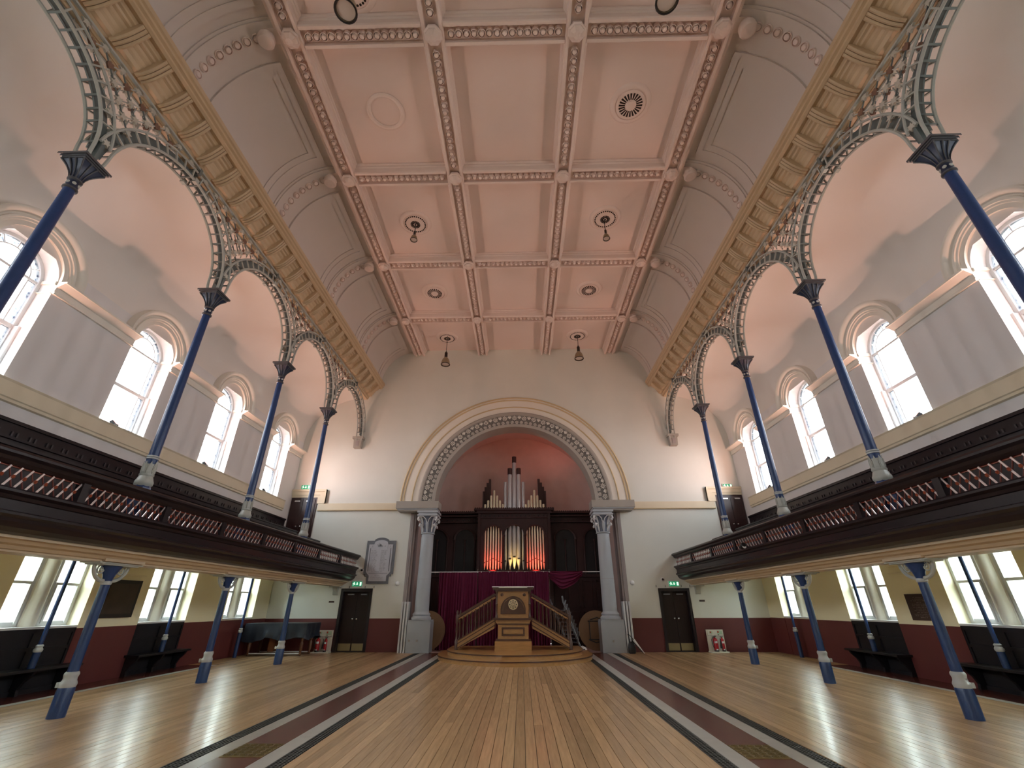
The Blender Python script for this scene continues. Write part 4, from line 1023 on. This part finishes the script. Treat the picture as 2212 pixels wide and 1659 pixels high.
# ---- memorial tablet
tb = thing('memorial_tablet', 'white marble memorial tablet in a grey frame above the left door', 'tablet', (-5.27, D, 2.24))
cx = -5.29
out = [(-.42, 2.24), (.42, 2.24), (.42, 2.50), (.50, 2.50), (.50, 2.58), (.57, 2.58), (.57, 3.80)]+[(.28*cos(a), 3.80+.115*sin(a)) for a in [pi*k/12 for k in range(13)]]+[(-.57, 3.80), (-.57, 2.58), (-.50, 2.58), (-.50, 2.50), (-.42, 2.50)]
MB().prism([(cx+a, b) for a, b in out], 'y', D-.06, D).build('frame', M_slate, tb)
inn = [(-.34, 2.33), (.34, 2.33), (.34, 2.52), (.42, 2.60), (.47, 2.66), (.47, 3.66), (.28, 3.66)]+[(.26*cos(a), 3.72+.10*sin(a)) for a in [pi*k/10 for k in range(11)]]+[(-.28, 3.66), (-.47, 3.66), (-.47, 2.66), (-.42, 2.60), (-.34, 2.52)]
tp = MB().prism([(cx+a, b) for a, b in inn], 'y', D-.075, D-.055).build('tablet_face', M_marble, tb)
for sx in (-1, 1):
    B(cx+sx*.40-.012, cx+sx*.40+.012, D-.085, D-.07, 2.68, 3.52).build('side_moulding', M_slate, tb)
    MB().lathe([(.035, 0), (.03, .012)], 10).xf(Matrix.Translation((cx+sx*.36, D-.075, 3.59)) @ Matrix.Rotation(R_(90), 4, 'X')).build('roundel', M_marble, tb, True)
B(cx-.36, cx+.36, D-.082, D-.07, 2.60, 2.615).build('rule', M_slate, tb)
MB().prism([(cx+a, b) for a, b in ([(-.27, 3.50), (.27, 3.50), (.27, 3.66)]+[(.26*cos(a), 3.68+.11*sin(a)) for a in [pi*k/10 for k in range(11)]]+[(-.27, 3.66)])], 'y', D-.085, D-.07).build('carved_panel', M_marble, tb)
mk = MB(); rr = random.Random(3)
def dashes(mb, x, z, words, y=D-.0765, h=.013, gap=.02):
    for w in words:
        n = max(2, int(w/.017))
        for k in range(n):
            hh = h*rr.uniform(.6, 1.1); mb.box(x+k*.017, x+k*.017+.0105, y-.002, y+.002, z, z+hh)
        x += n*.017+gap
for r in range(16):
    z = 3.42-r*.047
    dashes(mk, cx-.36, z, [rr.uniform(.08, .17), rr.uniform(.06, .12)]); dashes(mk, cx+.03, z, [rr.uniform(.08, .16), rr.uniform(.05, .13)])
for z, x, ws in ((2.655, -.27, [.1, .12, .1, .1]), (2.53, -.12, [.1, .1]), (2.46, -.28, [.06, .14, .02, .12, .08]), (2.40, -.29, [.16, .06, .14, .1])): dashes(mk, cx+x, z, ws)
for k in range(14):
    a = rr.uniform(.3, 2.8); q = rr.uniform(.03, .2); c = (cx+q*cos(a)*1.1, 3.56+q*sin(a)*.6)
    mk.tube([(c[0]+.025*cos(b), D-.087, c[1]+.02*sin(b)) for b in [2*pi*i/7 for i in range(7)]], .004, 4, closed=True)
tag(mk.build('incised_lettering', M_ink, tb), kind='stuff')

# ---- plaques in the aisles
t = thing('framed_board', 'faded brown board in a black frame on the left aisle wall', 'board', (-WX, 11.40, 1.27))
B(-WX, -WX+.05, 10.90, 11.90, 1.26, 2.06).build('frame', M_frame, t); B(-WX+.05, -WX+.056, 10.98, 11.82, 1.34, 1.98).build('panel', M_board, t)
t = thing('bronze_plaque', 'dark bronze plaque with raised lettering on the right aisle wall', 'plaque', (WX, 11.37, 1.17))
B(WX-.03, WX, 11.02, 11.72, 1.17, 1.71).build('plate', M_bronze, t)
mk = MB()
for r, ws in enumerate(([.2, .06], [.26, .04], [.12, .12, .1, .06], [.05, .06], [.12, .04, .16, .04], [.2, .12, .08], [.1, .06, .14, .06], [.1, .1, .04], [.12, .18, .1], [.1, .08, .08], [.1, .14, .06, .12], [.08, .1, .12, .1], [.04, .14])):
    L_ = sum(ws)+.02*(len(ws)-1); y = 11.37-L_/2
    for w in ws:
        for k in range(int(w/.02)): mk.box(WX-.033, WX-.029, y+k*.02, y+k*.02+.013, 1.63-r*.034, 1.63-r*.034+rr.uniform(.009, .016))
        y += w+.02
tag(mk.build('raised_lettering', M_brtext, t), kind='stuff')
for s in (-1, 1):
    for z in (2.16, 2.34):
        a, b = sorted((s*WX, s*(WX-.04))); struct(B(a, b, 10.8, 11.98, z, z+.03).build('trim_%d' % (10+int(z*10)+(0 if s < 0 else 50)), M_under))

# ================================================================== FIRE POINTS
def fire_board(x, label, mir):
    t = thing('fire_point_board', label, 'stand', (x, D-.14, 0), 'fire point boards'); y = D-.12
    B(x-.30, x+.30, y, y+.04, .03, .70).build('back_board', M_creamb, t); B(x-.32, x+.32, y-.22, y+.04, 0, .035).build('foot', M_creamb, t)
    B(x-.27, x+.27, y-.03, y, .51, .69).build('header_panel', M_creamb, t); B(x-.27, x+.27, y-.035, y-.0, .500, .51).build('header_edge', M_mauve, t); B(x-.006, x+.006, y-.02, y, .04, .50).build('divider', M_creamb, t)
    for a, b, z0, z1, m_ in ((-.20, -.09, .58, .65, M_grn), (.07, .25, .55, .67, M_grn), (.08, .13, .60, .66, M_redink), (-.19, -.14, .60, .64, M_redink), (.08, .13, .53, .55, M_ink)):
        B(x+a, x+b, y-.034 if m_ is M_grn else y-.037, y-.03, z0, z1).build('printed_notice', m_, t)
fire_board(-6.94, 'cream fire point stand left of the left double door', 1); fire_board(7.14, 'cream fire point stand right of the right double door', -1)
def extinguisher(x, r, h, label, kind):
    y = D-.26; t = thing('fire_extinguisher', label, 'extinguisher', (x, y, .036), 'fire extinguishers')
    z = .036
    MB().lathe([(r*1.02, z), (r*1.02, z+.045)], 20, (x, y, 0)).build('base_ring', M_black, t, True)
    MB().lathe([(r, z+.02), (r, z+h*.80), (r*.92, z+h*.86), (r*.6, z+h*.92), (.022, z+h*.94), (.022, z+h)], 20, (x, y, 0)).build('cylinder', M_extr, t, True)
    B(x-.05, x+.05, y-.02, y+.02, z+h, z+h+.018).build('lever', M_black, t); B(x-.02, x+.06, y-.012, y+.012, z+h+.03, z+h+.042).build('carry_handle', M_steel, t)
    def wrap(z0, z1, mt, nm, da=.7):
        rows = [[(x+(r+.0025)*sin(a), y-(r+.0025)*cos(a), zz) for a in [-da+2*da*k/8 for k in range(9)]] for zz in (z+z0, z+z1)]
        MB().grid(rows).build(nm, mt, t, True)
    wrap(h*.58, h*.72, M_wht, 'label'); wrap(h*.10, h*.18, M_wht, 'label', .4)
    if kind == 'hose': MB().tube([(x-.02, y, z+h*.96), (x-.08, y-.01, z+h*.96), (x-.12, y-.01, z+h*.80), (x-.11, y-.01, z+h*.5), (x-.085, y-.01, z+h*.22)], .011, 7).build('hose', M_black, t, True)
    else: MB().lathe([(.04, z+h*.22), (.035, z+h*.45), (.014, z+h*.75), (.012, z+h*.93)], 12, (x-r-.02, y-.02, 0)).build('discharge_horn', M_black, t, True)
extinguisher(-7.08, .075, .44, 'wide red fire extinguisher with white label on the left fire point stand', 'hose'); extinguisher(-6.80, .055, .42, 'slim red fire extinguisher with black horn on the left fire point stand', 'horn')
extinguisher(7.05, .078, .44, 'wide red fire extinguisher with curved hose on the right fire point stand', 'hose'); extinguisher(7.30, .055, .43, 'slim red fire extinguisher with black horn on the right fire point stand', 'horn')

# ================================================================== COVERED PIANO
pn = thing('covered_piano', 'long old square piano under a navy cover in the left corner', 'piano', (-8.08, 17.35, 0))
x0, x1, y0, y1 = -9.15, -7.02, 16.85, 17.95
B(x0+.05, x1-.05, y0+.06, y1-.04, .52, .90).build('case', M_dark, pn)
rows = []; N = 64
def per(u, k):
    L_ = 2*((x1-x0)+(y1-y0)); d = u*L_; w = x1-x0; h = y1-y0
    if d < w: p = (x0+d, y0)
    elif d < w+h: p = (x1, y0+d-w)
    elif d < 2*w+h: p = (x1-(d-w-h), y1)
    else: p = (x0, y1-(d-2*w-h))
    c = ((x0+x1)/2, (y0+y1)/2); return Vector((p[0], p[1])), Vector(c)
for j in range(8):
    row = []
    for i in range(N):
        p, c = per(i/N, 0); u = j/7; n_ = (p-c).normalized(); drop = .46+.05*sin(i*.6)+(.06 if i < 8 else 0)
        fl_ = .05*u*sin(i*1.7)+.03*u*sin(i*.55+u*3); q = p+n_*(fl_+.02*u)
        row.append((q.x, q.y, .965-drop*u**.9))
    rows.append(row)
mb = MB().grid(rows, cu=True); mb.add([(x0, y0, .965), (x1, y0, .965), (x1, y1, .965), (x0, y1, .965)], [(0, 1, 2, 3)])
mb.build('cover', M_cover, pn, True)
for x in (x0+.18, x1-.18):
    for y in (y0+.2, y1-.2):
        MB().lathe([(.035, .02), (.05, .06), (.03, .10), (.05, .16), (.055, .36), (.035, .42), (.06, .46), (.06, .54)], 10, (x, y, 0)).build('leg', M_leg, pn, True)
        MB().lathe([(.03, 0), (.035, .03)], 8, (x, y, 0)).build('castor', M_black, pn, True)
mb = MB().bar((x0+.18, y0+.2, .07), (x1-.18, y0+.2, .07), .03, .03); mb.build('trolley_rail', M_wht, pn); MB().bar((x0+.18, y1-.2, .07), (x1-.18, y1-.2, .07), .03, .03).build('trolley_rail', M_wht, pn)
B(-8.35, -8.15, 17.1, 17.5, .12, .52).build('pedal_lyre', M_leg, pn)

# ================================================================== BEHIND THE ARCH COLUMNS
def round_table(x, y, rx, rz, label, legs):
    t = thing('round_table', label, 'table', (x, y, .66), 'round tables on edge')
    o = bpy.data.objects.new('top', MB().lathe([(.60, -.018), (.655, -.012), (.66, 0), (.655, .012), (.60, .018)], 40).mesh('top', M_table, True)); COL.objects.link(o); o.parent = t
    if legs:
        for k, pts in enumerate(([(-.30, -.30, .03), (.30, -.30, .03)], [(-.30, .30, .03), (.30, .30, .03)], [(-.25, -.30, .05), (-.25, .30, .05)], [(.25, -.30, .05), (.25, .30, .05)], [(-.30, -.30, .06), (-.05, -.40, .06), (.22, -.34, .06)], [(-.22, .34, .06), (.05, .42, .06), (.30, .30, .06)])):
            o = bpy.data.objects.new('folded_leg', MB().tube(pts, .016, 6).mesh('folded_leg', M_black, True)); COL.objects.link(o); o.parent = t
    t.rotation_euler = (R_(rx), 0, R_(rz)); return t
round_table(-3.36, 18.76, 86, 3, 'round plywood table on edge behind the left organ column, nearer the stage', 0)
round_table(-3.31, 18.815, 86, 3, 'round plywood table on edge behind the left organ column, nearer the wall', 0)
round_table(3.0, 18.78, 86, -3, 'round plywood table on edge with black folded legs behind the right organ column', 1)
# white folded panels leaning beside the pedestals
for s in (-1, 1):
    for k in range(3):
        t = thing('folding_table', f'white folded table leaning at the {SIDE[s]} arch pillar, {("nearest", "second from", "farthest from")[k]} the pedestal', 'table', (s*(3.95+k*.10), 18.2, 0), 'white folded tables')
        x = s*(3.95+k*.10)
        B(x-.03, x+.03, 17.98, 18.62-.3, .0, 1.62-k*.0).build('top', M_wht, t); B(x-.026, x+.026, 17.965, 17.982, .0, 1.62).build('edge_trim', M_capw, t)
# chair trolley with stacked chairs
tr = thing('chair_trolley', 'grey tube chair trolley with white wheels behind the pulpit stairs', 'trolley', (1.95, 18.0, 0))
MB().tube([(2.30, 17.85, .12), (1.75, 17.85, 1.60), (1.72, 17.85, 1.80)], .016, 6).build('frame_tube', M_chrome, tr, True); MB().tube([(2.30, 18.25, .12), (1.75, 18.25, 1.60), (1.72, 18.25, 1.80)], .016, 6).build('frame_tube', M_chrome, tr, True)
MB().tube([(2.30, 17.85, .12), (1.55, 17.85, .12)], .016, 6).build('base_tube', M_chrome, tr, True); MB().tube([(2.30, 18.25, .12), (1.55, 18.25, .12)], .016, 6).build('base_tube', M_chrome, tr, True)
for y in (17.82, 18.28):
    w = MB().lathe([(.085, -.02), (.10, -.012), (.10, .012), (.085, .02)], 20).xf(Matrix.Translation((2.38, y, .10)) @ Matrix.Rotation(R_(90), 4, 'X')).build('wheel', M_wht, tr, True)
    MB().lathe([(.04, -.025), (.04, .025)], 12).xf(Matrix.Translation((2.38, y, .10)) @ Matrix.Rotation(R_(90), 4, 'X')).build('hub', M_black, w, True)
ch = thing('stacking_chair', '', 'chair')
for y in (-.19, .19): MB().tube([(.14, y, .36), (.06, y, 0), (0, y, .02), (-.34, y, .03), (-.42, y, .40)], .011, 6).build('frame_tube', M_chrome, ch, True)
MB().tube([(.0, -.19, .02), (.0, .19, .02)], .010, 6).build('crossbar', M_chrome, ch, True); MB().tube([(-.34, -.19, .03), (-.34, .19, .03)], .010, 6).build('crossbar', M_chrome, ch, True)
B(-.34, .0, -.18, .18, .03, .05).build('seat', mat('navy_chair_fabric', (.012, .014, .03), .7), ch)
MB().prism([(-.345, .12), (-.335, .12), (-.415, .42), (-.425, .42)], 'y', -.17, .17).build('backrest', bpy.data.materials['navy_chair_fabric'], ch)
for k in range(9):
    place(ch, k == 0, (2.12-.052*k, 18.05, .30+.125*k), 0, f'navy stacking chair on the trolley, {("lowest", "second", "third", "fourth", "fifth", "sixth", "seventh", "eighth", "topmost")[k]} of its stack', 'chairs stacked on the trolley')
# umbrella and bag beside the right pedestal
t = thing('umbrella', 'black and white umbrella leaning beside the right pedestal', 'umbrella', (4.25, 17.72, 0))
MB().tube([(4.42, 17.66, .01), (4.10, 17.72, .42)], [.006, .045], 8).build('folded_canopy', M_wht, t, True); MB().tube([(4.37, 17.70, .02), (4.07, 17.74, .40)], [.008, .035], 8).build('dark_panel', M_black, t, True)
MB().tube([(4.10, 17.72, .42), (3.98, 17.74, .56), (3.94, 17.745, .58), (3.91, 17.75, .56)], .012, 7).build('handle', M_black, t, True)
bg_ = thing('shoulder_bag', 'limp black bag on the floor beside the right pedestal', 'bag', (4.05, 17.8, 0))
MB().lathe([(.10, 0), (.135, .04), (.13, .18), (.10, .30), (.05, .36)], 12).xf(Matrix.Translation((4.03, 17.8, 0)) @ Matrix.Diagonal((1, .6, 1, 1))).build('body', M_black, bg_, True)
MB().tube([(3.97, 17.79, .32), (3.99, 17.76, .44), (4.06, 17.76, .44), (4.09, 17.79, .32)], .012, 6).build('strap', M_black, bg_, True)

# ================================================================== CEILING ROSES AND LAMPS
def rose(x, y, kind, label):
    t = thing('ceiling_rose', label, 'ceiling rose', (x, y, ZP), 'ceiling roses')
    if kind == 'ring':
        MB().tube([(x+.36*cos(a), y+.36*sin(a), ZP-.01) for a in [2*pi*k/32 for k in range(32)]], .05, 8, closed=True).build('ring', M_bead, t, True); return
    MB().lathe([(.44, 0), (.42, -.03), (.38, -.05), (.34, -.05), (.33, -.03)], 36, (x, y, ZP)).build('rim', M_bead, t, True)
    o = MB().lathe([(.32, -.02), (.31, -.06), (.20, -.075), (.05, -.08)], 36, (x, y, ZP)).build('disc', M_bead, t, True)
    if kind == 'fan':
        sl = MB().prism([(-.012, 0), (.012, 0), (.020, .13), (-.020, .13)], 'z', -.012, 0).mesh('vent_slot', M_dkvent)
        for k in range(22): a = 2*pi*k/22; inst(sl, 'vent_slot', o, (x+.12*cos(a), y+.12*sin(a), ZP-.066), (0, 0, a-pi/2))
        MB().lathe([(.11, -.07), (.10, -.11), (.03, -.12)], 18, (x, y, ZP)).build('centre_boss', M_bead, o, True)
    else:
        dot = MB().lathe([(.018, 0), (.016, -.012)], 6).mesh('vent_hole', M_dkvent)
        sl = MB().prism([(-.010, 0), (.010, 0), (.016, .085), (-.016, .085)], 'z', -.012, 0).mesh('vent_slot', M_dkvent)
        for k in range(30): a = 2*pi*k/30; inst(dot, 'vent_hole', o, (x+.275*cos(a), y+.275*sin(a), ZP-.060), (0, 0, 0), (1.35, 1.35, 1))
        for k in range(18): a = 2*pi*k/18; inst(sl, 'vent_slot', o, (x+.05*cos(a), y+.05*sin(a), ZP-.072), (0, 0, a-pi/2))
        MB().lathe([(.03, -.07), (.025, -.10)], 10, (x, y, ZP)).build('hook_plate', M_black, o, True)
rose(-3.05, 6.75, 'ring', 'plain plaster ring on the left of the nearest full ceiling row'); rose(3.05, 6.68, 'fan', 'fan vent ceiling rose on the right of the nearest full ceiling row')
rose(-3.08, 10.36, 'grille', 'pierced ceiling rose above the small left hanging lamp'); rose(3.03, 10.28, 'grille', 'pierced ceiling rose above the small right hanging lamp')
rose(-3.08, 13.9, 'fan', 'fan vent ceiling rose on the left of the second row from the end wall'); rose(3.0, 13.85, 'fan', 'fan vent ceiling rose on the right of the second row from the end wall')
rose(-3.08, 17.2, 'grille', 'pierced ceiling rose above the left bell lamp near the end wall'); rose(2.92, 17.15, 'grille', 'pierced ceiling rose above the right bell lamp near the end wall')
rose(-3.05, 4.22, 'grille', 'pierced ceiling rose at the top left edge of the picture')
for o in [q for q in COL.objects if q.name.startswith('ceiling_rose')]: o.scale = (1.15, 1.15, 1)
def pendant(x, y, zb, k, label, group):
    t = thing('pendant_lamp', label, 'lamp', (x, y, ZP-.08), group); z = zb
    MB().tube([(x, y, ZP-.09), (x, y, z+.62*k)], .012, 6).build('cord', M_black, t)
    MB().tube([(x+.03*cos(a), y, z+.64*k+.03*sin(a)) for a in [2*pi*q/10 for q in range(10)]], .008, 5, closed=True).build('hook', M_black, t)
    MB().lathe([(.03*k, z+.62*k), (.065*k, z+.60*k), (.07*k, z+.36*k), (.085*k, z+.34*k)], 16, (x, y, 0)).build('lamp_cap', M_black, t, True)
    s_ = MB().lathe([(.085*k, z+.34*k), (.15*k, z+.24*k), (.185*k, z+.12*k), (.195*k, z), (.18*k, z+.01*k), (.17*k, z+.12*k), (.14*k, z+.22*k), (.08*k, z+.32*k)], 24, (x, y, 0), caps=False).build('lamp_shade', M_shade, t, True)
    MB().tube([(x+.19*k*cos(a), y+.19*k*sin(a), z) for a in [2*pi*q/24 for q in range(24)]], .018*k, 6, closed=True).build('shade_rim', M_black, s_, True)
    MB().lathe([(.165*k, z+.03*k), (.16*k, z+.035*k)], 20, (x, y, 0)).build('diffuser', M_diff, s_, True)
pendant(-3.03, 16.95, 11.02, 1, 'smoked bell pendant lamp at the left near the end wall', 'bell pendant lamps'); pendant(2.89, 16.95, 11.24, 1, 'smoked bell pendant lamp at the right near the end wall', 'bell pendant lamps')
pendant(-3.05, 10.30, 11.80, .55, 'small pendant lamp at the left of the ceiling', 'small pendant lamps'); pendant(3.0, 10.30, 11.72, .55, 'small pendant lamp at the right of the ceiling', 'small pendant lamps')
pendant(-2.98, 4.21, 11.55, 1.05, 'large round pendant lamp at the top left edge of the picture', 'near pendant lamps'); pendant(3.05, 4.17, 11.52, 1.05, 'large round pendant lamp at the top right edge of the picture', 'near pendant lamps')

# ================================================================== SILL FLOODLIGHTS
for s in (-1, 1):
    for i, y in enumerate(reversed(WINY[3:])):
        flood('sill_floodlight', f'small floodlight on the {SIDE[s]} upper window sill, {ORD[i]}', (s*9.42, y-.12, 5.29), ((s*4.5, 18.2, 10.2) if i == 0 else (s*5.5, y+1.2, 9.6)), (1, .49, .34), SILL_WATTS, M_floodl, 'window sill floodlights', 1, 2.3, .9)
# small black spotlight clamped to the right gallery front
t = thing('gallery_spotlight', 'small black spotlight fixed to the right gallery front', 'spotlight', (6.0, 12.25, 2.85))
MB().lathe([(.05, -.08), (.065, -.06), (.065, .06), (.05, .08)], 14).xf(Matrix.Translation((5.98, 12.2, 2.86)) @ Matrix.Rotation(R_(70), 4, 'X')).build('housing', M_black, t, True)
MB().lathe([(.05, 0), (.045, .01)], 14).xf(Matrix.Translation((5.98, 12.2-.075, 2.835)) @ Matrix.Rotation(R_(70), 4, 'X')).build('lens', M_wht, t, True); MB().bar((5.98, 12.2, 2.86), (6.14, 12.2, 2.83), .03, .03).build('bracket', M_black, t)
